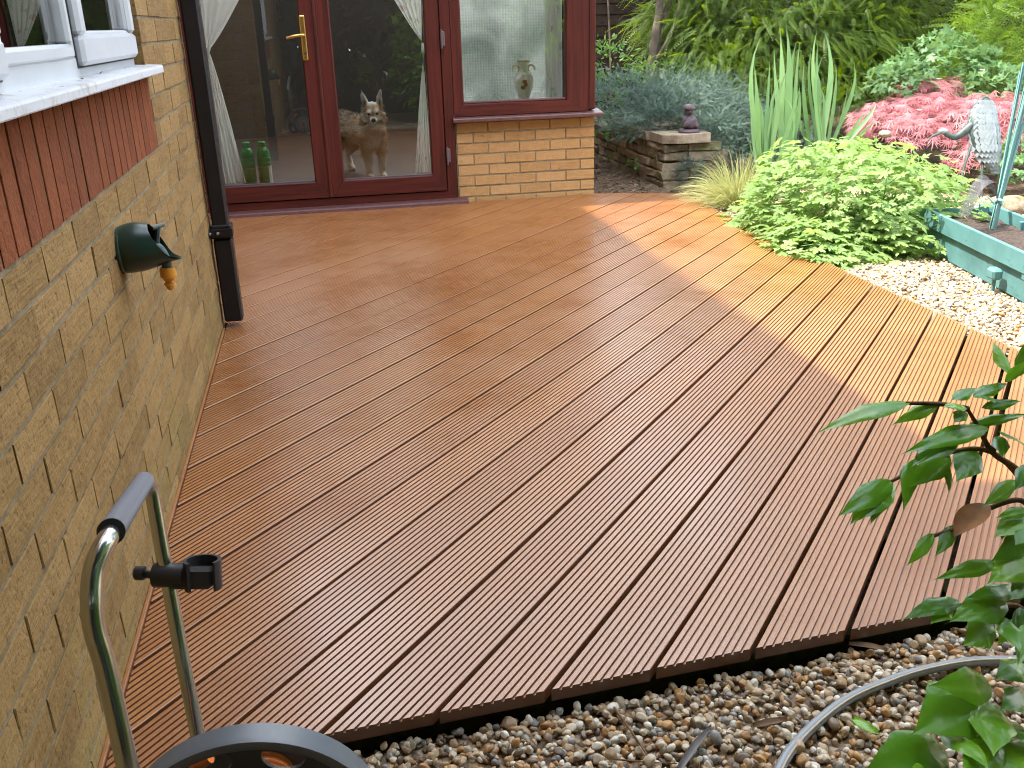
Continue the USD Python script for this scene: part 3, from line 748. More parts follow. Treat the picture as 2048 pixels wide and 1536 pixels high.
# window: frame, sashes, panes, sill
FX = -0.028                       # outer face of the frame
def ring(y0, y1, z0, z1, x0, x1, w, b=.006, wb=None):
    wb = wb or w
    return cat([cbox((x0, y0, z0), (x1, y1, z0 + wb), b), cbox((x0, y0, z1 - w), (x1, y1, z1), b), cbox((x0, y0, z0 + wb - .002), (x1, y0 + w, z1 - w + .002), b), cbox((x0, y1 - w, z0 + wb - .002), (x1, y1, z1 - w + .002), b)])
win = obj('window', cat([ring(WY0 + .004, WY1 - .004, 1.104, 2.155, FX - .065, FX, .045, .005, .05),
                         cbox((FX - .065, 1.752, 1.15), (FX, 1.80, 2.115), .005), cbox((FX - .065, 2.318, 1.15), (FX, 2.366, 2.115), .005)]), M['pvc'], house, label='white plastic casement window above the red soldier course')
for (a, b) in ((WY0 + .03, 1.776), (2.350, WY1 - .03)):   # opening casements stand proud
    obj('sash', cat([ring(a, b, 1.132, 2.13, FX - .02, FX + .020, .062, .010, .066), ring(a + .05, b - .05, 1.186, 2.076, FX - .02, FX + .009, .020, .007)]), M['pvc'], win)
    obj('pane', box((FX - .012, a + .065, 1.20), (FX - .006, b - .065, 2.06)), M['glass'], win)
    obj('seal', ring(a - .006, b + .006, 1.127, 2.135, FX - .010, FX + .0025, .006, .001), M['rubber'], win)
obj('glazing_bead', ring(1.79, 2.328, 1.148, 2.12, FX - .03, FX + .004, .030, .008, .032), M['pvc'], win)
obj('pane', box((FX - .024, 1.815, 1.175), (FX - .018, 2.303, 2.095)), M['glass'], win)
sillprof = [(-.10, 1.080), (.040, 1.083), (.0425, 1.0835), (.0440, 1.086), (.0440, 1.100), (.0425, 1.1045), (.038, 1.1062), (-.10, 1.1135)]
def swept_y(profile, y0, y1):     # profile (x, z) swept along y
    v, f = prism([(x, z) for x, z in profile], 0, y1 - y0)
    return np.stack([v[:, 0], y1 - v[:, 2], v[:, 1]], 1), f
obj('sill', swept_y(sillprof, WY0 - .03, WY1 + .040), M['sill'], win)
for n in range(46):               # dirt and dead leaf bits lying on the sill
    y, x = float(R(1.3, 3.05)), float(np.clip(abs(rng.normal(0, .02)) - .024, -.024, .03))
    obj('leaf_litter', scatter(leaf_shape(.4, 3), [(x, y, 1.1085 - x * .05)], [(R(-1, 1), R(-1, 1), R(-.1, .2))], [(0, 0, 1)], float(R(.004, .015) if n else .02)), M['deadleaf'], win)
# room behind the window, and its curtains
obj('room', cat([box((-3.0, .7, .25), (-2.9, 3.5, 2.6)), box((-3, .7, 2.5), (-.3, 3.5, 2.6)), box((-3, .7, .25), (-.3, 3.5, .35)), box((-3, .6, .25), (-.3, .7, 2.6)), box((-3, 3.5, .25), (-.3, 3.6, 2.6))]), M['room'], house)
def drape(y0, y1, z0, z1, x, folds, amp, tie=None):
    def fn(u, w):
        y = y0 + (y1 - y0) * u
        z = z0 + (z1 - z0) * w
        return np.stack([x + amp * np.sin(u * folds * 2 * np.pi) + .008 * np.sin(w * 7 + u * 9), y + 0 * z, z], -1)
    return sheet(fn, 60, 8)
def gathered(y0, y1, yt, zt, x, folds=6):
    def fn(u, w):
        z = 0.95 + 1.15 * w
        k = np.clip((z - zt) / .75, 0, 1) ** 0.8
        return np.stack([x + .015 * np.sin(u * folds * 2 * np.pi) * (0.4 + k), (yt + .05 * (u - .5)) * (1 - k) + (y0 + (y1 - y0) * u) * k, z], -1)
    return sheet(fn, 60, 24)
for i, a in enumerate(((1.32, 1.74), (2.55, 2.66), (2.80, 2.97))):
    t = obj('window_curtain', drape(*a, 1.0, 2.1, -.16, 4, .014), M['curtain'])
    tag(t, ('white net curtain behind the left casement of the white window', 'narrow white curtain strip at the left of the right casement pane', 'narrow white curtain strip at the right of the right casement pane')[i], 'curtain')
t = obj('window_curtain', gathered(1.75, 2.25, 1.83, 1.02, -.15), M['curtain'])
tag(t, 'white tied-back curtain slanting behind the middle pane of the white window', 'curtain')
t = obj('window_curtain', drape(2.17, 2.29, 1.0, 2.1, -.15, 3, .01), M['curtain'])
tag(t, 'white straight curtain edge at the right of the middle pane', 'curtain')
# roof and eaves
def slab(p, thick):
    p = np.asarray(p, float)
    v = np.vstack([p, p - V3(0, 0, thick)])
    return v, np.array([[0, 1, 2], [0, 2, 3], [4, 6, 5], [4, 7, 6], [0, 4, 5], [0, 5, 1], [1, 5, 6], [1, 6, 2], [2, 6, 7], [2, 7, 3], [3, 7, 4], [3, 4, 0]])
obj('roof', cat([slab([(.25, 2.6, 3.80), (.25, 4.3, 3.80), (-5.4, 4.3, 6.0), (-5.4, 2.6, 6.0)], .12)]), M['roof'], house)
obj('eaves_board', cbox((.22, 2.6, 3.62), (.245, 4.3, 3.79), .004), M['fascia'], house)
obj('upper_wall', box((-5.0, -6, 3.7), (-.004, 2.6, 6.1)), M['farbrick'], house)
obj('roof', slab([(.35, -6.3, 6.15), (.35, 2.75, 6.15), (-5.4, 2.75, 7.6), (-5.4, -6.3, 7.6)], .12), M['roof'], house)
# the two-storey main house that the conservatory leans against
obj('main_wall', cat([box((-6, 4.0605, -.4), (-1.42, 14, 5.7))]), M['farbrick'], house)
obj('roof', slab([(-.79, 4.0, 5.86), (-.79, 14.3, 5.86), (-7.5, 14.3, 8.2), (-7.5, 4.0, 8.2)], .12), M['roof'], house)
# downpipe at the corner
def sqpipe(x0, x1, y0, y1, z0, z1, b=.008):
    return cbox((x0, y0, z0), (x1, y1, z1), b)
pipe = obj('downpipe', sqpipe(.014, .081, 3.993, 4.060, .40, 3.7), M['black'], house, label='square black plastic rainwater downpipe at the corner of the wall')
obj('pipe_shoe', cat([sqpipe(.010, .087, 3.988, 4.065, .024, .385), sqpipe(.006, .091, 3.984, 4.069, .385, .445, .006)]), M['black'], pipe)
obj('pipe_clip', cat([cbox((-.002, 3.965, .395), (.004, 4.09, .432), .002), cbox((-.002, 3.974, .397), (.095, 3.980, .430), .002)]), M['black'], pipe)
for x in (.004, .035):
    obj('bolt', lathe([(0, .012), (.0045, .011), (.0065, .007), (.0065, 0)], (x, 3.974, .413), 10, (0, -1, 0)), M['steel'], pipe)

# ------------------------------------------------------------------ the tap under its green cover
tapo = V3(0.0, 2.30, 0.720)
tap = thing('garden_tap', tapo, 'outdoor tap in a dark green plastic cover with a yellow hose connector', 'tap')
# hood: rings along +x, open at the far end
th = np.arange(28) * 2 * np.pi / 28
def hood(scale):
    v, n = [], 28
    ts = [0.0, .08, .25, .45, .65, .82, .93, 1.0]
    for t in ts:
        end = .070 + .045 * ((1 - np.sin(th)) / 2) ** 1.2 + .020 * t ** 4 * np.exp(-((np.mod(th + np.pi / 2 + np.pi, 2 * np.pi) - np.pi) / .42) ** 2)
        bulge = 1 + .07 * math.sin(math.pi * min(t * 1.2, 1)) - .20 * t ** 3
        v.append(np.stack([t * end + .001, .050 * scale * bulge * np.cos(th), .014 * t + .055 * scale * bulge * np.sin(th)], 1))
    v = np.vstack(v); k = len(ts)
    i, j = np.meshgrid(np.arange(k - 1), np.arange(n), indexing='ij')
    q = np.stack([i * n + j, i * n + (j + 1) % n, (i + 1) * n + (j + 1) % n, (i + 1) * n + j], -1).reshape(-1, 4)
    return v, np.vstack([q[:, [0, 1, 2]], q[:, [0, 2, 3]]])
ho, hi = hood(1.0), hood(.90)
T = np.eye(4); T[:3, 3] = tapo
obj('cover', moved(cat([ho, (hi[0], hi[1][:, ::-1])]), T), M['tapgreen'], tap, smooth=50)
obj('cover_flange', moved(lathe([(.0, 0.0), (.056, 0), (.056, .006), (.050, .010)], (0.0006, 0, 0), 24, (1, 0, 0)), T), M['tapgreen'], tap)
obj('tap_spout', moved(cat([tube(curve([(.0, 0, .01), (.05, 0, .012), (.085, 0, .0), (.098, 0, -.03), (.099, 0, -.052)], 6), .012, 10), tube([(.085, 0, .012), (.094, 0, .052)], .006, 8), tube([(.082, -.014, .050), (.104, .014, .052)], .0055, 8)]), T), M['herondark'], tap, smooth=40)
obj('hose_connector', moved(cat([lathe([(.0, -.048), (.017, -.048), (.019, -.056), (.019, -.070), (.015, -.074), (.014, -.079), (.010, -.080), (.0095, -.098), (.006, -.104), (0, -.104)], (.099, 0, 0), 16), lathe([(0, -.086), (.013, -.087), (.013, -.092), (0, -.093)], (.099, 0, 0), 16)]), T), M['amber'], tap, smooth=40)

# ------------------------------------------------------------------ the conservatory
YD = 6.647
cons = thing('conservatory', (1, YD, 0), 'conservatory with dark red wood-grain glazed doors on a buff brick plinth', 'conservatory')
XR = 2.436
obj('plinth_wall', cat([box((1.425, YD + .004, -.3), (XR - .004, YD + .25, .552)), box((XR - .25, YD + .251, -.3), (XR - .004, 10.2, .552))]), M['mortar'], cons)
def plinth(y0, rows, face):
    pass
ZP = 0.4753
for k in range(-1, 8):
    z1, z0 = ZP - (k - 0) * C + (0), ZP - (k + 1) * C
    if k == -1:
        z1 = .548
    odd = k % 2
    x1 = XR
    first = .2145 if (k % 2 == 0) else .1070
    w = first
    while x1 > 1.46:
        x0 = max(x1 - w, 1.424)
        if x1 - x0 > .02:
            obj('brick', cbox((x0 + .0035, YD + float(R(-.0015, .001)), z0 + .0048), (x1 - .0035 if x1 < XR else XR, YD + .09, z1 - .0048), .0032, .0005), M['brick2'], cons)
        x1, w = x1 - w - .0, .225
    # side return, joined
side = []
for k in range(-1, 8):
    z1, z0 = min(ZP - k * C, .548), ZP - (k + 1) * C
    y = YD + .0955
    w = .2 if k % 2 else .12
    while y < 10.1:
        side.append(cbox((XR - .09, y + .004, z0 + .0048), (XR + .001, min(y + w, 10.1) - .004, z1 - .0048), .003)); y += w; w = .225
obj('brickwork', cat(side), M['brick2'], cons, kind='stuff')
# window sill, window
silp = [(YD + .06, .556), (6.575, .553), (6.566, .556), (6.564, .574), (6.570, .580), (YD + .06, .600)]
def swept_x(profile, x0, x1):     # profile (y, z) swept along x
    v, f = prism(profile, 0, x1 - x0)
    return np.stack([x0 + v[:, 2], v[:, 0], v[:, 1]], 1), f
obj('window_sill', swept_x(silp[::-1], 1.402, 2.476), M['brownsill'], cons)
FY = 6.612                        # front face of the frames
def rail(x0, x1, z0, z1, m='h', y0=None, y1=None, b=.006):
    return cbox((x0, y0 if y0 is not None else FY, z0), (x1, y1 if y1 is not None else FY + .07, z1), b)
TOP = 2.12
def mitred(x0, x1, z0, z1, w, wb, y0, y1, b=.004, wr=None):
    """a picture-frame ring with bevelled inner edge, mitred corners: (left+right stiles, top+bottom rails)"""
    wr = wr or w
    def piece(q):                 # q: outer a, outer b, inner b, inner a
        (ax, az), (bx, bz), (cx, cz), (dx, dz) = q
        cxm, czm = (ax + bx + cx + dx) / 4, (az + bz + cz + dz) / 4
        P = []
        bev = .012
        for (x, z), inner in ((q[0], 0), (q[1], 0), (q[2], 1), (q[3], 1)):
            P.append((x, y0, z))
        f = [np.array(p, float) for p in P]
        # inner edge drops back (bevel toward the pane)
        i2, i3 = f[2].copy(), f[3].copy()
        f2 = f[2] + (f[1] - f[2]) * (bev / (np.linalg.norm(f[1] - f[2]) + 1e-9)); f3 = f[3] + (f[0] - f[3]) * (bev / (np.linalg.norm(f[0] - f[3]) + 1e-9))
        i2[1] += .014; i3[1] += .014
        b = [np.array((p[0], y1, p[1])) for p in q]
        v = np.array([f[0], f[1], f2, f3, i2, i3, b[0], b[1], b[2], b[3]])
        fc = np.array([[0, 1, 2], [0, 2, 3], [3, 2, 4], [3, 4, 5], [5, 4, 8], [5, 8, 9], [6, 8, 7], [6, 9, 8], [0, 6, 7], [0, 7, 1], [0, 3, 5], [0, 5, 9], [0, 9, 6], [1, 7, 8], [1, 8, 4], [1, 4, 2]])
        return v, fc
    g = .0006
    wl = None
    L = piece([(x0, z1 - g), (x0, z0 + g), (x0 + w, z0 + wb + g), (x0 + w, z1 - w - g)])
    Rr = piece([(x1, z0 + g), (x1, z1 - g), (x1 - wr, z1 - w - g), (x1 - wr, z0 + wb + g)])
    B = piece([(x0 + g, z0), (x1 - g, z0), (x1 - wr - g, z0 + wb), (x0 + w + g, z0 + wb)])
    Tt = piece([(x1 - g, z1), (x0 + g, z1), (x0 + w + g, z1 - w), (x1 - wr - g, z1 - w)])
    return L, Rr, B, Tt
def frame_parts(name, pieces, label=None):
    first = obj(name, pieces[2], M['rosewood_h'], cons, label=label)
    obj('stile', pieces[0], M['rosewood'], first); obj('stile', pieces[1], M['rosewood'], first)
    obj('top_rail', pieces[3], M['rosewood_h'], first)
    return first
wnd = frame_parts('window', mitred(1.418, 2.382, .592, TOP, .072, .082, FY, FY + .07, wr=.165), 'fixed wood-grain window beside the doors, backed with bubble film')
obj('pane', box((1.486, FY + .030, .668), (2.222, FY + .036, TOP - .07)), M['glass'], wnd)
obj('bead', cat([cbox((1.489, FY + .012, .674), (2.218, FY + .030, .690), .004)]), M['brownsill'], wnd)
# corner post and side frame along +y
obj('corner_post', cbox((2.3835, FY + .004, .600), (2.434, FY + .09, TOP), .006), M['rosewood'], cons)
# door frame, doors
XL0 = -.352
frame_parts('door_frame', mitred(XL0, 1.414, .034, TOP, .074, .056, FY + .002, FY + .075))
for i, (a, b) in enumerate(((-.276, .524), (.530, 1.338))):
    d = frame_parts('door', mitred(a, b, .092, TOP - .078, .098, .113, FY - .008, FY + .055), ('left glazed door leaf with the brass handle', 'right glazed door leaf, dog standing behind its pane')[i])
    obj('pane', box((a + .090, FY + .022, .200), (b - .090, FY + .028, TOP - .17)), M['glass'], d)
    obj('bead', cat([cbox((a + .098, FY + .006, .205), (b - .098, FY + .022, .2115), .002)]), M['hinge'], d)
    if i == 0:
        hp = obj('handle_plate', cbox((.430, FY - .0195, .995), (.464, FY - .008, 1.272), .006), M['brass'], d)
        obj('lever', cat([tube([(.446, FY - .02, 1.148), (.446, FY - .060, 1.148)], .0095, 12), tube(curve([(.452, FY - .058, 1.149), (.42, FY - .062, 1.150), (.37, FY - .060, 1.142), (.338, FY - .056, 1.134)], 6), [.0095] * 7 + [.010] * 6 + [.0085] * 5 + [.007], 12)]), M['brass'], d, smooth=40)
        obj('keyhole', lathe([(0, .001), (.007, .001), (.007, 0)], (.447, FY - .0196, 1.038), 14, (0, -1, 0)), M['blackplastic'], d)
    else:
        for z in (.33, 1.10):
            h = obj('hinge', cat([cbox((1.348, FY - .020, z - .045), (1.374, FY + .001, z + .05), .005), tube([(1.352, FY - .016, z - .06), (1.352, FY - .016, z + .062)], .0075, 10)]), M['hinge'], d)
obj('door_seal', cat([cbox((.518, FY - .016, .095), (.536, FY - .008, TOP - .09), .003)]), M['rosewood'], cons)
thp = [(YD + .05, -.02), (6.545, -.012), (6.538, -.004), (6.540, .018), (6.55, .025), (YD - .02, .034), (YD + .05, .034)]
obj('threshold', swept_x(thp[::-1], -.40, 1.482), M['brownsill'], cons)
# the rest of the conservatory: floor, side frames, back, roof
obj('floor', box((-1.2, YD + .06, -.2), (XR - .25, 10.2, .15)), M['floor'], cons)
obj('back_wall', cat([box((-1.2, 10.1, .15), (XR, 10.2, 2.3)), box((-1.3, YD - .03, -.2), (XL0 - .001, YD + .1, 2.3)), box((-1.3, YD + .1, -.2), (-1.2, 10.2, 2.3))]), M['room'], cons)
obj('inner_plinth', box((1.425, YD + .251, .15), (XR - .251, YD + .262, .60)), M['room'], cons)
obj('inner_sill', box((1.425, YD + .036, .602), (XR - .01, YD + .34, .628)), M['whitelabel'], cons)
sf = [cbox((XR - .07, y, .60), (XR, y + .07, TOP), .005) for y in (6.76, 7.6, 8.5, 9.4, 10.03)] + [cbox((XR - .07, 6.7, .555), (XR + .03, 10.2, .60), .005)]
obj('side_frame', cat(sf), M['rosewood'], cons)
obj('side_pane', box((XR - .04, 6.8, .62), (XR - .034, 10.0, TOP)), M['glass'], cons)
obj('eaves_beam', cat([cbox((-1.3, FY - .02, TOP + .002), (XR + .05, FY + .09, 2.26), .01), cbox((XR - .08, FY + .10, TOP + .002), (XR + .04, 10.2, 2.26), .01)]), M['rosewood_h'], cons)
obj('roof', (np.array([(XR + .1, FY - .06, 2.30), (XR + .1, 10.3, 2.30), (-1.4, 10.3, 3.1), (-1.4, FY - .06, 3.1)]), np.array([[0, 1, 2], [0, 2, 3]])), M['poly'], cons)
obj('gutter', cbox((-1.3, FY - .10, 2.20), (XR + .1, FY - .025, 2.27), .02), M['black'], cons)
obj('gable_panel', np.array([(-1.4, FY + .02, 2.262), (XR + .05, FY + .02, 2.262), (-1.4, FY + .02, 3.05), (-1.4, FY + .05, 2.262), (XR + .05, FY + .05, 2.262), (-1.4, FY + .05, 3.05)]) is None or (np.array([(-1.4, FY + .02, 2.262), (XR + .05, FY + .02, 2.262), (-1.4, FY + .02, 3.05), (-1.4, FY + .05, 2.262), (XR + .05, FY + .05, 2.262), (-1.4, FY + .05, 3.05)]), np.array([[0, 1, 2], [3, 5, 4], [0, 3, 4], [0, 4, 1], [1, 4, 5], [1, 5, 2], [2, 5, 3], [2, 3, 0]])), M['rosewood_h'], cons)

# ------------------------------------------------------------------ things behind the glass
def swag(xo, xt, zt, xb0, xb1, side, y, ztop=2.05, xtop=None, mname='curtain'):
    """a curtain hung from the top, tied at (xt, zt) to the side xo, falling to the floor below"""
    def fn(u, w):
        z = np.where(w < .5, .205 + (zt - .205) * (w / .5), zt + (ztop - zt) * ((w - .5) / .5))
        k = np.clip((z - zt) / (ztop - zt), 0, 1) ** .85
        kb = np.clip((zt - z) / (zt - .205), 0, 1) ** .8
        edge_top = xo + u * (xtop - xo)
        neck = xt + (u - .5) * .026
        bot = xb0 + u * (xb1 - xb0)
        xx = np.where(z >= zt, neck * (1 - k) + edge_top * k, neck * (1 - kb) + bot * kb)
        fold = .013 * np.sin(u * 2 * np.pi * 5 + w * 2) * (.35 + np.maximum(k, kb * .8)) + .006 * np.sin(u * 23 + w * 11)
        return np.stack([xx, y + fold, z], -1)
    m = sheet(fn, 70, 60)
    c = obj('door_curtain', m, M[mname], smooth=True)
    return c
c1 = swag(-.255, -.187, 1.075, -.19, -.045, 1, 6.735, xtop=.46)
tag(c1, 'white curtain tied back at the left door beside the black downpipe', 'curtain')
obj('tie_back', lathe([(.020, -.03), (.019, 0), (.020, .03)], (-.187, 6.735, 1.06), 12), M['curtain'], c1)
c2 = swag(1.275, 1.245, 1.06, 1.255, 1.130, -1, 6.735, xtop=.72, mname='floral')
tag(c2, 'white curtain with red flowers tied back at the right door', 'curtain')
obj('tie_back', lathe([(.018, -.03), (.017, 0), (.018, .03)], (1.245, 6.735, 1.045), 12), M['curtain'], c2)
for i, (x, y, hgt) in enumerate(((-.018, 6.80, .305), (.088, 6.815, .302))):
    b = thing('bottle', (x, y, .155), ('large green plastic bottle standing next to the left door curtain', 'large green plastic bottle with a white label, on the green tray behind the door')[i], 'bottle')
    pr = [(0, 0), (.040, 0), (.046, .008)]
    for k in range(6):
        z = .02 + k * .032
        pr += [(.0465, z), (.0465, z + .022), (.0435, z + .026)]
    pr += [(.0455, .215), (.043, .24), (.036, .258), (.027, .272), (.020, .276), (.024, .280), (.024, hgt), (.020, hgt + .006), (0, hgt + .006)]
    obj('body', lathe(pr, (x, y, .157), 28), M['bottle'], b, smooth=35)
    obj('cap', lathe([(.0265, .283), (.0265, hgt + .004), (.022, hgt + .010), (0, hgt + .010)], (x, y, .157), 20), M['bottle'], b, smooth=35)
    if i:
        a = np.linspace(-.9, .0, 10)
        obj('paper_label', sheet(lambda u, w: np.stack([x + .0475 * np.cos(-.95 + u * .9), y + .0475 * np.sin(-.95 + u * .9), .175 + .13 * w], -1), 10, 2), M['whitelabel'], b)
t = obj('tray', lathe([(0, .0), (.085, 0), (.10, .016), (.094, .016), (.083, .005), (0, .005)], (.095, 6.83, .151), 30), M['bottletray'], smooth=30)
tag(t, 'shallow round green tray under the right-hand bottle', 'tray')

# vase on the inner sill
vo = V3(1.955, 6.80, .6285)
vase = thing('vase', vo, 'cream two-handled vase with a painted red rose behind the window', 'vase')
vp = [(0, 0), (.042, 0), (.044, .006), (.036, .02), (.030, .034), (.046, .075), (.064, .125), (.071, .165), (.066, .200), (.048, .225), (.033, .240), (.029, .262), (.036, .285), (.047, .305), (.043, .307), (.032, .288), (.025, .262)]
obj('body', lathe(vp, vo, 32), M['vase'], vase, smooth=50)
for s in (-1, 1):
    a = np.linspace(-.4, 1.25 * np.pi, 18)
    obj('handle', tube(np.stack([vo[0] + s * (.056 + .024 * np.cos(a)), np.full(18, vo[1]), vo[2] + .252 + .026 * np.sin(a)], 1), .0065, 8), M['vasegold'], vase, smooth=True)
obj('rim_band', lathe([(.0475, .300), (.049, .305), (.046, .310), (.042, .308)], vo, 28), M['vasegold'], vase, smooth=True)
for i in range(5):
    a = -1.75 + .16 * (i % 3 - 1) + .1 * (i // 3); z = .150 + .02 * ((i * 2) % 3 - 1)
    o = vo + V3(.071 * math.cos(a), .071 * math.sin(a), z)
    obj('painted_rose', lathe([(0, .0022), (.010, .0018), (.014, 0)], o - .0015 * V3(math.cos(a), math.sin(a), 0), 10, (math.cos(a), math.sin(a), .05)), M['rosepaint'], vase)
f = obj('bubble_film', sheet(lambda u, w: np.stack([1.44 + .80 * u, 6.905 + .03 * np.sin(u * 5) * np.sin(w * 4 + 1) + .02 * w + .012 * np.sin((u + w) * 9), .630 + 1.4 * w], -1), 50, 70), M['film'], smooth=True)
tag(f, 'silvery sheet of bubble film hung behind the window and the vase', 'bubble film')
t = obj('window_curtain', sheet(lambda u, w: np.stack([2.115 + .125 * u, 6.80 + .012 * np.sin(u * 19), .632 + 1.4 * w], -1), 30, 6), M['floral'], smooth=True)
tag(t, 'pale floral curtain strip at the right edge of the bubble-film window', 'curtain')
sk = obj('wooden_stick', tube([at(940, 197, 6.86) + V3(0, .04, .0), at(1022, 166, 6.95)], .0085, 8), M['stick'])
tag(sk, 'reddish brown stick leaning on the inner sill left of the vase', 'stick')

# ------------------------------------------------------------------ the dog
def chain_body(bones, refine=.012, smooth=14):
    parts = []
    for (a, ra), (b, rb) in bones:
        def ball(p, r):
            p = np.asarray(p, float)
            s = m3.Manifold.sphere(1.0, 20)
            r = np.asarray(r, float) if np.ndim(r) else np.array([r] * 3, float)
            return s.scale(tuple(r)).translate(tuple(p))
        parts.append(m3.Manifold.batch_hull([ball(a, ra), ball(b, rb)]))
    m = m3.Manifold.batch_boolean(parts, m3.OpType.Add).refine_to_length(refine)
    g = m.to_mesh()
    t = trimesh.Trimesh(np.array(g.vert_properties[:, :3], float), np.array(g.tri_verts), process=True)
    trimesh.smoothing.filter_taubin(t, iterations=smooth)
    return t
dog_o = V3(0.872, 6.93, .150)
bk = unit(V3(-.42, .91, 0)); sd = V3(bk[1], -bk[0], 0)     # towards the tail; sd: towards image right
def dp(back, side, z):
    return bk * back + sd * side + V3(0, 0, z)
head = V3(.0, -.05, .470)
hx, hy = V3(1, 0, 0), unit(V3(-.05, -1, -.12))
hz = np.cross(hx, hy) * -1
hz = hz if hz[2] > 0 else -hz
def hp_(x, y, z):
    return head + hx * x + hy * y + hz * z
bones = [((dp(.02, 0, .33), .095), (dp(.50, 0, .355), .105)),                # trunk
         ((dp(.06, 0, .315), (.100, .105, .120)), (dp(.25, 0, .32), .108)),    # deep chest
         ((dp(.30, 0, .33), .098), (dp(.52, 0, .37), .095)),                   # loin
         ((dp(.03, 0, .385), .088), (head + V3(0, .05, -.02), .072)),           # neck ruff
         ((dp(-.02, 0, .35), .075), (head + V3(0, .02, -.06), .066)),
         ((hp_(0, 0, .01), .066), (hp_(0, .045, -.005), .054)),                # skull
         ((hp_(-.052, .01, -.030), .040), (hp_(.052, .01, -.030), .040)),     # cheeks
         ((hp_(0, .05, -.022), .036), (hp_(0, .115, -.034), .0215)),           # muzzle
         ((hp_(0, .05, -.048), .025), (hp_(0, .098, -.052), .014))]           # jaw
for s in (-1, 1):
    bones += [((hp_(s * .046, -.006, .042), (.032, .018, .026)), (hp_(s * .066, -.004, .152), .006)),      # ears
              ((dp(.03, s * .062, .30), .056), (dp(.02, s * .056, .17), .033)), ((dp(.02, s * .056, .17), .033), (dp(.015, s * .053, .035), .023)),   # forelegs
              ((dp(.015, s * .053, .03), .025), (dp(-.03, s * .053, .016), .019)),
              ((dp(.48, s * .062, .33), .075), (dp(.45, s * .066, .21), .050)), ((dp(.45, s * .066, .21), .044), (dp(.57, s * .064, .125), .024)),    # thigh, hock
              ((dp(.57, s * .064, .125), .024), (dp(.54, s * .062, .025), .021)), ((dp(.54, s * .062, .022), .023), (dp(.50, s * .062, .016), .018))]
bones += [((dp(.57, 0, .38), .034), (dp(.64, .0, .30), .036)), ((dp(.64, .0, .30), .036), (dp(.66, .0, .17), .022))]   # curled tail
db = chain_body(bones)
v = np.array(db.vertices)
nz = meshkit.fbm(v * 26, 3, 4)
v = v + np.array(db.vertex_normals) * ((nz - .5) * .022)[:, None]
def fur_colour(p):
    n = meshkit.fbm(p * 14, 3, 2)[:, None]
    tan, dark, cream, grey = V3(.34, .235, .145), V3(.10, .075, .055), V3(.70, .66, .58), V3(.48, .455, .42)
    b = p @ bk
    c = tan * (.75 + .6 * n) + 0 * p
    back = np.clip((p[:, 2] - .34) * 9, 0, 1) * np.clip((b - .10) * 6, 0, 1)
    c = c * (1 - back[:, None]) + dark * (.7 + n) * back[:, None]
    chest = np.exp(-(((p[:, 0] - .0) / .06) ** 2 + ((p[:, 2] - .27) / .065) ** 2)) * (b < .12)
    leg = np.clip((.20 - p[:, 2]) * 9, 0, 1)
    w = np.clip(np.maximum(chest, leg), 0, 1)[:, None]
    c = c * (1 - w) + cream * (.8 + .4 * n) * w
    q = np.stack([(p - head) @ hx, (p - head) @ hy, (p - head) @ hz], 1)
    hd = (np.linalg.norm(q * V3(1, 1, .9), axis=1) < .16)[:, None] & (q[:, 2:3] > -.085)
    fc = tan * V3(1.25, 1.2, 1.15) * (.8 + .4 * n) + 0 * p
    def mix(mask, colr):
        nonlocal fc
        m_ = np.clip(mask, 0, 1)[:, None]
        fc = fc * (1 - m_) + np.asarray(colr) * (.85 + .3 * n) * m_
    mix(np.exp(-((q[:, 2] + .035) / .03) ** 2) * (q[:, 1] > .045) * 1.2, cream * 1.15)             # muzzle
    mix(np.exp(-((np.abs(q[:, 0]) - .026) / .013) ** 2 - ((q[:, 2] - .030) / .010) ** 2) * 1.1, cream)   # brows
    mix(np.exp(-(q[:, 0] / .012) ** 2 - ((q[:, 2] - .040) / .025) ** 2) * .7, dark * 1.6)           # forehead stripe
    mix(np.clip((np.abs(q[:, 0]) - .055) * 50, 0, 1) * (q[:, 2] > -.01) * (q[:, 2] < .05), grey)    # sides of head
    mix(np.clip((q[:, 2] - .055) * 60, 0, 1), grey * 1.15)                                         # ears
    mix(np.exp(-((np.abs(q[:, 0]) - .052) / .010) ** 2 - ((q[:, 2] - .075) / .022) ** 2) * (q[:, 1] > 0), dark * 1.3)  # inner ear
    mix(np.exp(-((q[:, 2] + .10) / .025) ** 2) * .5, tan * .8)
    return np.where(hd, fc, c)
col = fur_colour(v)
dog = obj('dog', (v + dog_o, np.array(db.faces)), M['fur'], smooth=True, col=col, label='tan and cream spitz dog standing behind the right glass door', cat='dog')
# short fur tufts over the coat
g = np.random.default_rng(5)
tri = np.array(db.faces); ar = db.area_faces
pick = g.choice(len(tri), 7000, p=ar / ar.sum())
ps = v[tri[pick]].mean(1); ns = np.array(db.face_normals)[pick]
lay_ = -hy * 0 + np.where((ps[:, 2:3] > .40), V3(0, .3, -.35), bk * .5 + V3(0, 0, -.8))
dirs = ns * .75 + lay_ * .8 + g.normal(0, .25, ps.shape)
keep = (((ps - head) @ hz) < .058) & ~((np.abs(ps[:, 0] - head[0]) < .04) & (ps[:, 1] < head[1] - .03) & (ps[:, 2] > .38))
ps, ns, dirs, = ps[keep], ns[keep], dirs[keep]
hair = (np.array([[0, -.10, 0], [0, .10, 0], [1.0, 0, .0]]), np.array([[0, 1, 2]]))
hv, hf = scatter(hair, ps + dog_o, dirs, ns + g.normal(0, .4, ns.shape), np.where(ps[:, 2] < .17, .010, g.uniform(.012, .026, len(ps))))
obj('fur', (hv, hf), M['fur'], dog, col=np.repeat(fur_colour(ps) * g.uniform(.75, 1.2, (len(ps), 1)), 3, 0), kind='stuff')
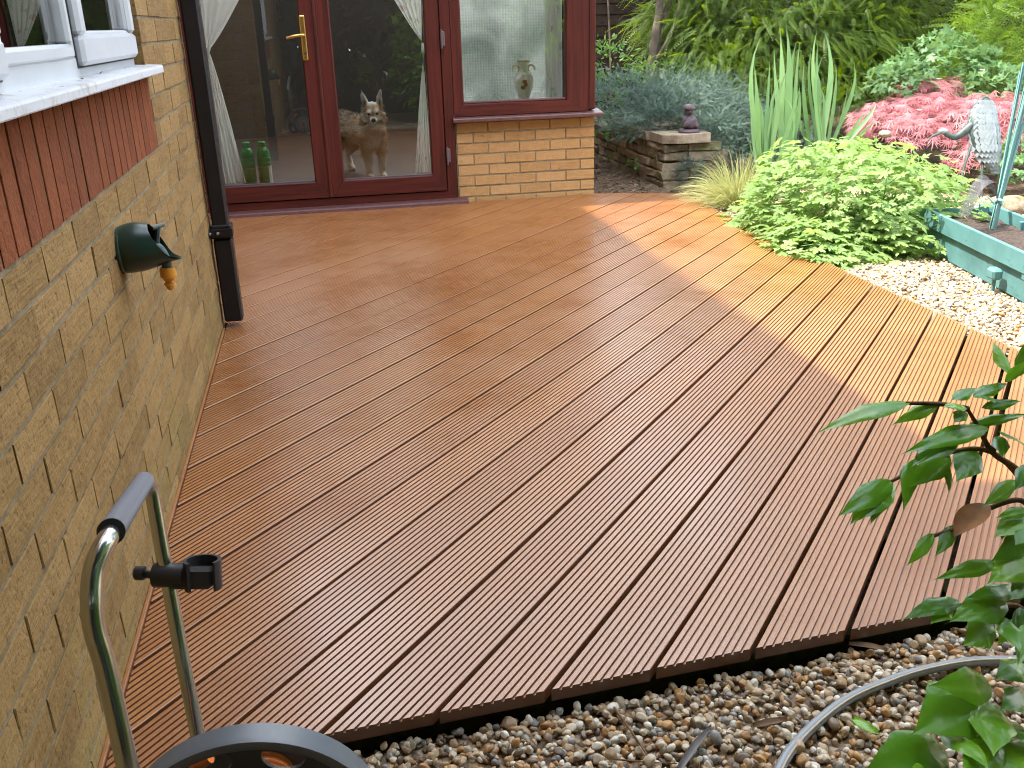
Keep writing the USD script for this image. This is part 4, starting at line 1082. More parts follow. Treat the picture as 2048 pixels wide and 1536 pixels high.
obj('nose', moved(trimesh.creation.icosphere(2, .0165), frame(hp_(0, .134, -.022) + dog_o, (1, 0, 0))), M['nose'], dog, smooth=True)
for s in (-1, 1):
    obj('eye', moved(trimesh.creation.icosphere(2, .0095), frame(hp_(s * .029, .083, .010) + dog_o, (1, 0, 0))), M['nose'], dog, smooth=True)
obj('mouth', tube([hp_(-.022, .098, -.047) + dog_o, hp_(0, .118, -.050) + dog_o, hp_(.022, .098, -.047) + dog_o], .0028, 6), M['nose'], dog)

# ------------------------------------------------------------------ hose trolley
gA, gB = at(223, 1062, 1.13), at(288, 962, 1.47)
tro = thing('hose_trolley', (0.28, 1.05, GZ), 'hose trolley with a bent chrome handle and grey reel by the wall', 'hose trolley')
lp = [gA + (gA - gB) * -.04, at(214, 1080, 1.115), at(199, 1107, 1.10), at(186, 1148, 1.09), at(183, 1210, 1.08), at(190, 1264, 1.08), at(207, 1320, 1.085), at(226, 1400, 1.09), at(256, 1536, 1.10), at(290, 1680, 1.12), at(320, 1800, 1.14)]
rp = [gB + (gB - gA) * -.03, at(297, 966, 1.48), at(304, 985, 1.49), at(312, 1030, 1.495), at(327, 1115, 1.50), at(343, 1198, 1.505), at(364, 1314, 1.51), at(394, 1462, 1.52), at(420, 1590, 1.53)]
obj('handle_tube', tube(curve(lp, 10), .0126, 18), M['chrome'], tro, smooth=50)
obj('handle_tube', tube(curve(rp, 10), .0118, 18), M['chrome'], tro, smooth=50)
obj('handle_tube', tube([gA, gB], .0117, 18), M['chrome'], tro, smooth=50)
gd = unit(gB - gA)
obj('grip', tube([gA - gd * .003, gA + gd * .003, gA + (gB - gA) * .5, gB], [.0150, .0158, .0158, .0152], 20), M['foam'], tro, smooth=40)
obj('grip_end', tube([gA - gd * .004, gA - gd * .001], [.0166, .0166], 20), M['blackplastic'], tro)
# clip on the far tube, holding nothing
cc = at(334, 1150, 1.50)
cl = obj('clip', cat([tube([cc + RT * -.020, cc + RT * .030], .0200, 14), bar(cc + RT * .01 - UP * .004, cc + RT * .075 - UP * .004, .030, .034, UP, .005)]), M['blackplastic'], tro, smooth=35)
obj('knob', tube([cc - RT * .053 + UP * .003, cc - RT * .050 + UP * .003, cc - RT * .036 + UP * .003, cc - RT * .034 + UP * .002, cc - RT * .018], [.008, .0115, .0115, .007, .007], 14), M['blackplastic'], cl, smooth=35)
cm = cc + RT * .058 + UP * .004
a = np.linspace(math.radians(-35), math.radians(235), 26)
def jaw(r):
    return np.stack([cm + RT * r * math.cos(t) + (FW * .9 + UP * .15) * r * math.sin(t) for t in a])
outer, inner = jaw(.030), jaw(.0245)
axu = unit(np.cross(RT, FW * .9 + UP * .15)); axu = axu if axu[2] > 0 else -axu
ring_v = np.vstack([outer + axu * .022, outer - axu * .026, inner - axu * .026, inner + axu * .022]); nn = len(a); fcs = []
for k in range(4):
    for i in range(nn - 1):
        p, q = k * nn + i, ((k + 1) % 4) * nn + i
        fcs += [[p, p + 1, q + 1], [p, q + 1, q]]
fcs += [[0, nn, 2 * nn], [0, 2 * nn, 3 * nn], [nn - 1, 3 * nn - 1, 2 * nn - 1], [nn - 1, 4 * nn - 1, 3 * nn - 1]]
obj('jaw', (ring_v, np.array(fcs)), M['blackplastic'], cl, smooth=35)
# the reel: near disc with openings, orange hose coil, far disc
dt = at(478, 1474, 1.30)
ax = unit(V3(.06, 1, 0.02)); RD = .190
ctr = dt - unit(V3(0, 0, 1) - ax * ax[2]) * RD
REEL = 22.5
def disc_with_holes(r, y0, y1, holes):
    c = m3.CrossSection.circle(r, 72)
    if holes:
        for k in range(8):
            t = math.radians(REEL + k * 45)
            h = m3.CrossSection.circle(.024, 24).scale((1.35, 1.0)).rotate(math.degrees(t) + 90).translate((.136 * math.cos(t), .136 * math.sin(t)))
            c = c - h
    mm = m3.Manifold.extrude(c, y1 - y0)
    gg = mm.to_mesh(); vv = np.array(gg.vert_properties[:, :3], float)
    Tm = frame(ctr + ax * y0, np.cross(ax, (0, 0, 1)), ax)
    return moved((vv, np.array(gg.tri_verts)), Tm)
reel = obj('reel_disc', disc_with_holes(RD - .012, .020, .026, True), M['blackplastic'], tro)
obj('rim', lathe([(RD - .020, -.006), (RD - .010, -.012), (RD - .002, -.010), (RD, -.002), (RD, .026), (RD - .006, .030), (RD - .018, .028), (RD - .020, -.006)], ctr, 72, ax), M['greyplastic'], reel, smooth=50)
obj('hub', lathe([(0, -.02), (.04, -.02), (.045, -.01), (.045, .006)], ctr, 30, ax), M['greyplastic'], reel, smooth=40)
turns = []
for k in range(7):
    r, y = (.040, .036 + .0145 * k)
    tt = np.linspace(0, 2 * np.pi, 40)
    e1 = unit(np.cross(ax, (0, 0, 1))); e2 = np.cross(ax, e1)
    turns.append(tube(np.stack([ctr + ax * y + (e1 * math.cos(t) + e2 * math.sin(t)) * r for t in tt]), .0075, 8, False))
obj('hose_coil', cat(turns), M['orange'], tro, smooth=50)
tt = np.radians(np.linspace(60, 150, 24))
obj('hose_end', tube(np.stack([ctr + ax * .042 + (e1 * math.cos(t) * (1 if e1[0] > 0 else -1) + V3(0, 0, 1) * math.sin(t)) * .134 for t in tt if t > math.radians(112)]), .011, 10), M['orange'], tro, smooth=50)
obj('axle', tube([ctr - ax * .03, ctr + ax * .14], .012, 12), M['chrome'], tro)
obj('reel_disc', disc_with_holes(.093, .122, .128, False), M['greyplastic'], tro)
obj('foot', tube([ctr + ax * .20, (ctr[0] + .02, ctr[1] + .20, GZ + .012), (ctr[0] - .12, ctr[1] + .20, GZ + .012)], .011, 10), M['chrome'], tro)
obj('foot', tube([ctr - ax * .02, (ctr[0] + .02, ctr[1] - .10, GZ + .012), (ctr[0] - .2, ctr[1] - .10, GZ + .012)], .011, 10), M['chrome'], tro)

# ------------------------------------------------------------------ hose on the gravel, twigs, leaves
hz_ = GZ + .046
def gz(px, py, z):
    d = FW + (px - 1024) / FPX * RT - (py - 768) / FPX * UP
    return EYE + d * ((z - EYE[2]) / d[2])
hp2 = curve([gz(1520, 1650, hz_), gz(1560, 1536, hz_), gz(1608, 1470, hz_), gz(1690, 1402, hz_), gz(1780, 1362, hz_), gz(1850, 1340, hz_ + .004), gz(1930, 1325, hz_ + .006), gz(2010, 1321, hz_), gz(2120, 1322, hz_), gz(2300, 1345, hz_)], 10)
hs = thing('hose', hp2[3], 'grey garden hose curving across the gravel at the lower right', 'hose')
obj('tube', tube(hp2, .0098, 14), M['hose'], hs, smooth=True)
obj('stripe', tube(hp2 + V3(.0030, -.0052, .0070), .0022, 6), M['hoseline'], hs, smooth=True)
def gravel_twig(pts, r, name, label, m='twig'):
    c = curve([gz(x, y, GZ + .02 + h) for x, y, h in pts], 6)
    t = obj(name, tube(c, np.linspace(r, r * .55, len(c)), 7), M[m], smooth=True)
    tag(t, label, 'twig')
gravel_twig([(1228, 1415, .03), (1262, 1462, .03), (1300, 1520, .026), (1312, 1560, .026)], .0027, 'twig', 'long thin brown twig lying slanted on the gravel by the deck edge')
gravel_twig([(1225, 1518, .027), (1290, 1524, .026), (1355, 1527, .027)], .0018, 'twig', 'thin straight twig at the bottom edge crossing the slanted one')
def strap(pts, w, name, label, m):
    c = curve([gz(x, y, GZ + .02 + h) for x, y, h in pts], 6); n = len(c)
    t = np.gradient(c, axis=0); s = np.cross(t, (0, 0, 1)); s /= np.linalg.norm(s, axis=1, keepdims=True)
    ww = w * np.sin(np.linspace(.35, np.pi - .15, n)) ** .6
    v = np.vstack([c + s * ww[:, None], c - s * ww[:, None] + V3(0, 0, .004), c + V3(0, 0, -.003)])
    f = []
    for i in range(n - 1):
        f += [[i, i + 1, 2 * n + i + 1], [i, 2 * n + i + 1, 2 * n + i], [2 * n + i, 2 * n + i + 1, n + i + 1], [2 * n + i, n + i + 1, n + i]]
    tag(obj(name, (v, np.array(f)), M[m], smooth=True), label, 'leaf')
strap([(1352, 1550, .03), (1372, 1518, .035), (1398, 1482, .036), (1424, 1452, .03)], .0065, 'fallen_leaf', 'dark grey strap-shaped leaf lying on the gravel at the bottom', 'greyleaf')
strap([(1506, 1452, .03), (1540, 1444, .033), (1576, 1438, .03)], .006, 'fallen_leaf', 'curled pinkish brown leaf lying on gravel left of the hose', 'deadleaf')
strap([(1706, 1437, .03), (1730, 1452, .036), (1757, 1466, .03)], .010, 'fallen_leaf', 'small green leaf lying on gravel inside the hose curve', 'glossy_leaf')
strap([(1698, 1288, .03), (1740, 1292, .033), (1775, 1300, .03)], .006, 'fallen_leaf', 'flat brown leaf on gravel just below the deck edge', 'deadleaf')

# ------------------------------------------------------------------ glossy-leaved shrub in the foreground
shr = thing('glossy_shrub', (1.32, .72, GZ), 'foreground shrub with large glossy dark green leaves at the lower right', 'shrub')
sb = at(2090, 1560, 1.12); sb[2] = GZ
stems = [[sb, at(2085, 1350, 1.1), at(2075, 1150, 1.08), at(2055, 970, 1.06), at(1985, 905, 1.06), at(1960, 860, 1.05), at(1935, 818, 1.04)],
         [at(2055, 970, 1.06), at(1985, 905, 1.06), at(1900, 905, 1.03), at(1782, 963, 1.0)],
         [at(2075, 1100, 1.08), at(2050, 1005, 1.05), at(1975, 1018, 1.02), at(1920, 1052, 1.0), at(1866, 1072, .98)],
         [at(2085, 1300, 1.1), at(2040, 1215, 1.05), at(1960, 1220, 1.02), at(1905, 1205, 1.0)],
         [at(2085, 1500, 1.1), at(2010, 1440, 1.03), at(1960, 1400, 1.0)],
         [at(1935, 818, 1.04), at(1880, 808, 1.02), at(1810, 806, 1.0)],
         [at(1985, 905, 1.06), at(2010, 800, 1.06), at(2025, 745, 1.06)]]
for i, s in enumerate(stems):
    c = curve(s, 8)
    obj('stem', tube(c, np.linspace(.0062 if i == 0 else .0036, .0020, len(c)), 8), M['twig'], shr, smooth=True)
LV = [  # base pixel, tip pixel, depth at base and tip, width ratio, roll, droop
    (2017, 748, 1985, 684, 1.05, 1.08, .52, .2, .05), (2040, 752, 2052, 684, 1.04, 1.05, .5, -.3, .05), (2010, 764, 2052, 722, 1.05, 1.02, .4, .5, .1),
    (1818, 806, 1638, 868, 1.0, .96, .24, .55, .25), (1876, 808, 1786, 850, 1.02, 1.0, .34, .4, .2), (1905, 800, 1950, 777, 1.03, 1.05, .5, .1, .1), (1946, 792, 2014, 768, 1.04, 1.06, .42, .2, .1),
    (1931, 815, 1886, 815, 1.03, 1.0, .42, .0, .15), (1930, 822, 1907, 846, 1.03, 1.0, .5, .3, .1), (1964, 816, 2040, 803, 1.04, 1.06, .33, .3, .12), (1955, 790, 1990, 806, 1.05, 1.0, .5, -.2, .1),
    (1976, 856, 1805, 910, 1.04, .97, .22, .6, .22), (1915, 868, 1826, 932, 1.02, .97, .42, -.1, .15), (1938, 850, 2056, 830, 1.05, 1.05, .30, .5, .12), (2002, 864, 2056, 900, 1.04, .98, .52, .2, .12), (1998, 872, 2006, 915, 1.04, 1.0, .5, -.3, .1),
    (1951, 900, 1912, 964, 1.05, .98, .46, .1, .1), (1898, 910, 1815, 976, 1.03, .98, .42, .5, .15), (1826, 920, 1806, 1018, 1.01, .97, .36, .2, .08), (1896, 930, 1897, 985, 1.03, 1.0, .34, .5, .05), (1868, 918, 1862, 952, 1.02, 1.0, .42, .0, .1),
    (1784, 962, 1678, 1032, 1.0, .94, .34, .5, .12), (1782, 967, 1702, 1048, 1.0, .95, .46, -.2, .1), (1784, 966, 1742, 1047, 1.0, .96, .40, -.5, .05), (1800, 955, 1838, 915, 1.0, 1.02, .4, .3, .1),
    (2031, 962, 1966, 1012, 1.05, 1.0, .30, .6, .1), (1909, 1052, 1870, 1112, 1.0, .96, .36, .4, .1), (1867, 1068, 1814, 1130, .98, .94, .30, .6, .12),
    (2056, 1020, 1992, 1036, 1.03, 1.0, .32, .2, .15), (2052, 1034, 1990, 1075, 1.03, .99, .5, .1, .1), (2060, 1072, 1982, 1122, 1.03, .98, .40, .5, .15), (2010, 1042, 2004, 1080, 1.02, 1.0, .5, -.4, .1), (2056, 1060, 2030, 1090, 1.0, .97, .5, .2, .1),
    (1995, 1126, 1869, 1160, 1.02, .96, .22, .7, .15), (2064, 1112, 1975, 1168, 1.02, .96, .50, .1, .15), (2036, 1180, 1934, 1197, 1.02, .96, .28, .4, .15), (2010, 1200, 1900, 1244, 1.0, .93, .42, .1, .15),
    (1918, 1202, 1808, 1240, 1.0, .94, .30, .4, .2), (1898, 1205, 1862, 1248, .99, .95, .55, -.2, .1), (1985, 1250, 1925, 1292, .98, .93, .55, .1, .12), (2000, 1232, 2040, 1305, .98, .92, .46, -.3, .12), (2040, 1215, 2062, 1300, 1.0, .95, .5, -.2, .1), (2030, 1240, 1996, 1290, 1.02, 1.0, .5, .3, .1),
    (1982, 1376, 1858, 1372, .97, .90, .40, .35, .28), (1960, 1392, 1826, 1468, .97, .88, .60, .1, .22), (1968, 1400, 1985, 1512, .97, .87, .62, .0, .2), (1975, 1400, 1880, 1480, .99, .93, .4, -.3, .15), (1890, 1500, 1722, 1552, .93, .84, .50, .15, .2),
    (1884, 1460, 1976, 1540, .93, .85, .50, .1, .2), (2010, 1440, 2064, 1500, .97, .9, .55, -.1, .15), (2050, 1330, 1990, 1360, 1.0, .95, .5, .4, .15), (2060, 1390, 2000, 1420, .98, .92, .5, .3, .15), (1990, 1480, 1925, 1560, .92, .85, .5, .1, .2), (2040, 1480, 2010, 1570, .95, .87, .5, -.2, .2),
    (2062, 1160, 2020, 1200, 1.0, .96, .5, .2, .1), (2058, 930, 2030, 980, 1.05, 1.02, .5, .2, .1), (2060, 1250, 2035, 1330, .97, .92, .45, .2, .1), (1870, 1530, 1800, 1580, .9, .84, .5, .2, .2)]
g = np.random.default_rng(11)
for (bx, by, tx, ty, db_, dt_, wr, roll, dr) in LV:
    b, t = at(bx, by, db_), at(tx, ty, dt_)
    x = t - b; L = np.linalg.norm(x)
    face = unit(UP * .75 - FW * .75 + RT * roll * .8 + g.normal(0, .12, 3))
    tv, tf = fine_leaf(wr * .68)
    tt = tv[:, 0]
    tv = tv.copy()
    tv[:, 2] += dr * (.25 - (tt - .5) ** 2) + .010 * np.sin(tt * 13 + bx) * (np.abs(tv[:, 1]) / (wr / 2))
    tv[:, 1] *= 1 + .05 * np.sin(tt * 19)
    obj('leaf', scatter((tv, tf), [b], [x], [face], L * 1.10), M['glossy_leaf'], shr, smooth=True)
b, t = at(1975, 1008, 1.02), at(1910, 1062, .98)
obj('leaf', scatter(leaf_shape(.42, 8, .3, .1), [b], [t - b], [unit(UP - FW * .4)], np.linalg.norm(t - b)), M['yellow_leaf'], shr, smooth=True, label='yellowing brown-edged leaf')

# added bush beside the viewer, out of view, keeping skylight off the near deck
P, N, g = blob_points(6500, (2.75, -.10, 1.25), (1.15, 1.25, 1.75), .45, -1.0, 19, .4, 1.8)
ok = (P[:, 2] > GZ) & (P[:, 1] < (P[:, 0] - .49) * 1.118 - .35)
P, N = P[ok], N[ok]
obj('foliage', scatter(leaf_shape(.42, 4, .2, .15), P, N + g.normal(0, .5, P.shape) + V3(0, 0, -.2), V3(0, 0, 1) + N * .5 + g.normal(0, .4, P.shape), g.uniform(.09, .16, len(P))), M['glossy_leaf'], shr, kind='stuff')
for k in range(6):
    obj('stem', tube(curve([(2.7 + R(-.2, .2), -.1 + R(-.2, .2), GZ), (2.7 + R(-.4, .4), -.1 + R(-.5, .5), 1.0), (2.7 + R(-.6, .6), -.1 + R(-.7, .7), 2.2)], 5), np.linspace(.03, .01, 11), 7), M['twig'], shr)

# ------------------------------------------------------------------ raised stone bed with cap and ornament
sw = thing('stone_wall', (3.2, 7.3, GZ), 'low raised-bed wall of stacked rough walling stone with a cap', 'wall')
def rough_stone(lo, hi, seed):
    v, f = cbox(lo, hi, .010)
    g_ = np.random.default_rng(seed)
    return v + g_.normal(0, .0065, v.shape), f
zc = [GZ - .06, -.010, .065, .138, .210, .277]
n = 0
for k in range(5):
    z0, z1 = zc[k] + .004, zc[k + 1] - .004
    x = 3.095; first = True
    while x < 3.50:                # front face
        w = float(R(.17, .34)); d = float(R(-.008, .008))
        obj('stone', rough_stone((x + .004, 6.99 + d, z0), (x + w - .004, 7.14, z1), n), M['stone'], sw); n += 1
        x += w
    y = 7.145
    while y < 10.0:                # side running back
        w = float(R(.16, .32)); d = float(R(-.008, .008))
        obj('stone', rough_stone((3.095 + d, y + .004, z0), (3.22, y + w - .004, z1), n), M['stone'], sw); n += 1
        y += w
def cap(poly, z0, z1, seed):
    v, f = prism(poly, z0, z1)
    return v + np.random.default_rng(seed).normal(0, .004, v.shape), f
obj('cap_stone', cap([(3.085, 6.995), (3.19, 6.93), (3.47, 6.955), (3.52, 7.28), (3.09, 7.30)], .281, .345, 1), M['stone'], sw)
obj('cap_stone', cap([(3.07, 7.315), (3.28, 7.315), (3.29, 7.78), (3.07, 7.78)], .278, .338, 2), M['stone'], sw)
obj('cap_stone', cap([(3.08, 7.79), (3.29, 7.79), (3.29, 8.3), (3.07, 8.3)], .276, .335, 3), M['stone'], sw)
obj('retained_soil', box((3.12, 7.06, GZ - .1), (3.52, 10.0, .26)), M['soil'], kind='structure')
oo = V3(3.345, 7.10, .347)
orn = thing('ornament', oo, 'small purple-brown seated ornament on the mossy cap stone', 'ornament')
def ell(c, r, rot=0.0):
    s = m3.Manifold.sphere(1.0, 24).scale(tuple(r)).rotate((0, rot, 0)).translate(tuple(np.asarray(c, float)))
    gq = s.to_mesh(); return np.array(gq.vert_properties[:, :3], float), np.array(gq.tri_verts)
obj('base', moved(lathe([(0, 0), (.085, 0), (.088, .012), (.078, .026), (0, .028)], (0, 0, 0), 24), frame(oo, (1, 0, 0))), M['ornament'], orn, smooth=40)
obj('body', moved(cat([ell((0, 0, .075), (.062, .055, .060)), ell((-.012, -.035, .080), (.062, .026, .026), -32), ell((.045, -.02, .052), (.028, .03, .026))]), frame(oo, (1, 0, 0))), M['ornament'], orn, smooth=60)
obj('head', moved(cat([ell((-.012, -.005, .165), (.036, .034, .036)), lathe([(.0, .176), (.046, .176), (.050, .186), (.040, .205), (.014, .214), (0, .214)], (-.012, -.005, 0), 20), ell((-.014, -.036, .160), (.013, .014, .010))]), frame(oo, (1, 0, 0))), M['ornament'], orn, smooth=60)

# ------------------------------------------------------------------ planter, canes, net
pB, pF = np.array([3.675, 4.51]), np.array([3.445, 3.37])     # near-side long edge, far end and near end (top board)
pl = thing('planter', (3.95, 3.9, GZ + .045), 'long teal painted wooden trough planter standing on the gravel', 'planter')
ld = unit(np.append(pF - pB, 0)); wd = V3(-ld[1], ld[0], 0); wd = wd if wd[0] > 0 else -wd
PZ = GZ + .05
o0 = np.append(pB, PZ)
LEN, WID, HT = 1.17, .36, .235
def pbox(a0, a1, w0, w1, z0, z1, b=.003):
    v, f = cbox((a0, w0, z0), (a1, w1, z1), b)
    return o0 + v[:, :1] * ld + v[:, 1:2] * wd + v[:, 2:3] * V3(0, 0, 1), f
obj('board', pbox(-.05, LEN, -.012, .008, .145, HT), M['teal'], pl)
obj('board', pbox(.012, LEN - .02, .010, .028, .016, .150), M['teal'], pl)
obj('board', pbox(-.03, LEN, WID - .008, WID + .012, .145, HT + .006), M['teal'], pl)
obj('board', pbox(.012, LEN - .02, WID - .028, WID - .010, .016, .150), M['teal'], pl)
for a in (.0, LEN - .06):
    obj('end_board', pbox(a, a + .02, .030, WID - .030, .02, .145), M['teal'], pl)
    obj('end_board', pbox(a + .001, a + .023, .0095, WID - .0095, .151, HT - .012), M['teal'], pl)
    obj('bracket', pbox(a - .02, a + .012, -.008, WID + .008, .118, .143), M['teal'], pl)
for a, w in ((.03, .015), (.03, WID - .05), (LEN - .10, .015), (LEN - .10, WID - .05)):
    obj('foot', pbox(a, a + .045, w, w + .035, -.045, .020), M['teal'], pl)
for a in (.42, .80):
    obj('corner_block', pbox(a, a + .022, WID - .052, WID - .030, .10, HT - .005), M['teal'], pl)
for a in (.0235,):
    obj('corner_block', pbox(a, a + .04, WID - .07, WID - .0300, .10, HT + .012), M['teal'], pl)
obj('bracket', pbox(.885, .955, -.062, -.0125, .075, .125, .010), M['teal'], pl)
obj('peg', pbox(.912, .926, -.040, -.026, -.01, .0745, .002), M['teal'], pl)
cp = sheet(lambda u, w: np.stack([.03 + (LEN - .11) * u, .031 + (WID - .062) * w, .175 + .03 * meshkit.fbm(np.stack([u * 9, w * 4, u * 0], -1), 3, 4)], -1), 60, 20)
cpv = o0 + cp[0][:, :1] * ld + cp[0][:, 1:2] * wd + cp[0][:, 2:3] * V3(0, 0, 1)
tag(obj('compost', (cpv, cp[1]), M['compost'], smooth=True), 'dry grey-brown compost filling the teal planter', 'compost', kind='stuff')
cn = thing('cane_bundle', at(1990, 430, 4.72), 'leaning bundle of green plastic garden canes tied together in the planter', 'canes')
g = np.random.default_rng(21)
b0, t0 = at(1988, 442, 4.72), at(2062, 120, 5.05)
ax_ = unit(t0 - b0)
for k in range(13):
    s = g.normal(0, 1, 3); s -= ax_ * (s @ ax_); s = unit(s) * g.uniform(.004, .020)
    e = s * 2.3 + RT * g.normal(0, .012)
    L = g.uniform(.92, 1.25)
    obj('cane', tube([b0 + s * .9 - ax_ * .06, b0 + s * .7 + ax_ * .12, b0 + (t0 - b0) * L + e], .0046, 7), M['cane'], cn, smooth=True)
tie = b0 + ax_ * .115
obj('tie', lathe([(.026, -.006), (.029, 0), (.026, .007)], tie, 16, ax_), M['tie'], cn, smooth=True)
obj('tie', tube([tie - RT * .026, tie - RT * .045 + UP * .02, tie - RT * .060 + UP * .034], .004, 6), M['tie'], cn, smooth=True)
nt = sheet(lambda u, w: (at(1930, 415, 4.7)[None, None] * 0 + np.stack([u * 0, w * 0, u * 0], -1)) + np.stack([
    (1 - u)[..., None] * 0 + at(1925, 432, 4.62) + (np.sin(u * np.pi)[..., None] * V3(0, 0, .13)) + u[..., None] * (at(1992, 395, 4.72) - at(1925, 432, 4.62)) + (w - .5)[..., None] * V3(.02, .10, .02) + (.010 * np.sin(u * 11 + w * 7))[..., None] * V3(1, 0, 1)], 0)[0], 30, 10)
tag(obj('plant_net', nt, M['net'], smooth=True), 'crumpled scrap of black netting arching out of the planter', 'netting')

# ------------------------------------------------------------------ metal heron
ho_ = V3(4.98, 5.85, GZ + .05)
her = thing('heron_statue', ho_, 'metal heron statue with white layered feathers behind the planter', 'statue')
def H(px, py, d=6.55):
    return at(px, py, d)
def body_mesh():
    sec = [(1973, 195, .006), (1970, 206, .026), (1967, 222, .048), (1966, 242, .060), (1967, 264, .066), (1971, 290, .060), (1978, 312, .044), (1986, 326, .024), (1993, 342, .004)]
    c = np.array([H(x, y) for x, y, _ in sec]); r = np.array([q[2] for q in sec])
    wide = np.array([.010, .046, .085, .100, .112, .103, .076, .042, .008])
    vs, n = [], 20
    t = np.arange(n) * 2 * np.pi / n
    for i in range(len(sec)):
        vs.append(c[i] + np.cos(t)[:, None] * RT * wide[i] + np.sin(t)[:, None] * unit(V3(FW[0], FW[1], 0)) * r[i])
    vv = np.vstack(vs); k = len(sec)
    i, j = np.meshgrid(np.arange(k - 1), np.arange(n), indexing='ij')
    q = np.stack([i * n + j, i * n + (j + 1) % n, (i + 1) * n + (j + 1) % n, (i + 1) * n + j], -1).reshape(-1, 4)
    return (vv, np.vstack([q[:, [0, 1, 2]], q[:, [0, 2, 3]]])), c, r, wide
bm, bc, br, bw = body_mesh()
obj('body', bm, M['herondark'], her, smooth=60)
fsh = leaf_shape(.62, 4, .04, .03, .75)
Pf, Xf, Zf, Sf = [], [], [], []
tail = unit(H(1996, 350) - H(1974, 200))
for i in range(1, len(bc) - 1):
    for sub in (0, .5):
        c_ = bc[i] * (1 - sub) + bc[i + 1] * sub; w_ = bw[i] * (1 - sub) + bw[i + 1] * sub; r_ = br[i] * (1 - sub) + br[i + 1] * sub
        for u in np.linspace(-.98, .98, 8):
            for s in (-1, 1):
                P_ = c_ + RT * w_ * .88 * u + s * unit(V3(FW[0], FW[1], 0)) * (r_ * math.sqrt(max(1 - u * u, 0)) + .003)
                Pf.append(P_ - tail * .026); Xf.append(tail + RT * .12 * u + .02 * rng.normal(size=3)); Zf.append(s * unit(V3(FW[0], FW[1], 0)) + RT * u * .5); Sf.append(.075)
for k in range(len(Pf)):
    obj('feather', scatter(fsh, [Pf[k]], [Xf[k]], [Zf[k]], Sf[k]), M['heronwhite'], her)
obj('back_ridge', tube(curve([H(1932, 262), H(1940, 232), H(1955, 208), H(1974, 195), H(1990, 225), H(1998, 270), H(2000, 330)], 6), .0075, 8), M['herondark'], her, smooth=True)
obj('neck', tube(curve([H(1945, 250), H(1930, 262), H(1912, 274), H(1896, 270), H(1886, 264)], 6), [.034 - .0009 * i for i in range(25)], 12), M['herondark'], her, smooth=True)
hd_ = obj('head', moved(trimesh.creation.icosphere(2, 1.0), frame(H(1886, 263), RT, UP) @ np.diag([.036, .022, .020, 1])), M['heronwhite'], her, smooth=True)
obj('beak', tube([H(1880, 266), H(1866, 272), H(1852, 281)], [.012, .008, .001], 8), M['herondark'], hd_, smooth=True)
for (x0, y0, x1, y1, x2, y2) in ((1944, 285, 1928, 335, 1914, 402), (1968, 300, 1964, 345, 1962, 402)):
    f0 = H(x2, y2); f0[2] = GZ + .05
    obj('leg', tube([H(x0, y0), H(x1, y1), f0], [.011, .0085, .0075], 8), M['herondark'], her, smooth=True)
    for a_ in (-.5, 0, .5):
        obj('toe', tube([f0, f0 + V3(-.06 * math.cos(a_), .06 * math.sin(a_) - .02, -.002)], [.005, .003], 6), M['herondark'], her)

# ------------------------------------------------------------------ plants
# geranium mound beside the deck
gr = thing('geranium_mound', (3.55, 4.95, GZ), 'big pale green mound of lobed leaves at the deck edge, in full sun', 'plant')
P1, N1, g = blob_points(2300, (3.55, 5.02, -.04), (.68, .86, .54), .55, -.05, 31, .30, 2.6)
P2, N2, _ = blob_points(500, (3.12, 4.58, -.06), (.30, .36, .22), .7, -.05, 32, .3, 2.6)
P3, N3, _ = blob_points(500, (3.80, 4.86, -.05), (.30, .36, .26), .7, -.05, 33, .3, 2.6)
P, N = np.vstack([P1, P2, P3]), np.vstack([N1, N2, N3])
ok = P[:, 2] > GZ + .03
P, N = P[ok], N[ok]
X = N * V3(1, 1, .1) + np.c_[g.normal(0, .35, (len(P), 2)), g.normal(-.25, .15, len(P))]
Z = N * .55 + V3(0, 0, .9) + g.normal(0, .28, P.shape)
S = g.uniform(.036, .068, len(P))
pal = palmate(5, .36, .18)
dist = np.linalg.norm(P - EYE, axis=1) - .6 * (N @ unit(EYE - P.mean(0)))
order = np.argsort(dist)
for k in order[:300]:
    obj('leaf', scatter(pal, P[k:k + 1], X[k:k + 1], Z[k:k + 1], S[k]), M['geranium'], gr)
rest_ = order[300:]
obj('foliage', scatter(pal, P[rest_], X[rest_], Z[rest_], S[rest_]), M['geranium'], gr, kind='stuff')
stk = [tube([(3.5 + R(-.25, .25), 5 + R(-.3, .3), GZ), p - unit(x) * .01], .0022, 4, False) for p, x in zip(P[order[:420]], X[order[:420]])]
obj('stalk', cat(stk), M['palegreen'], gr, kind='stuff')

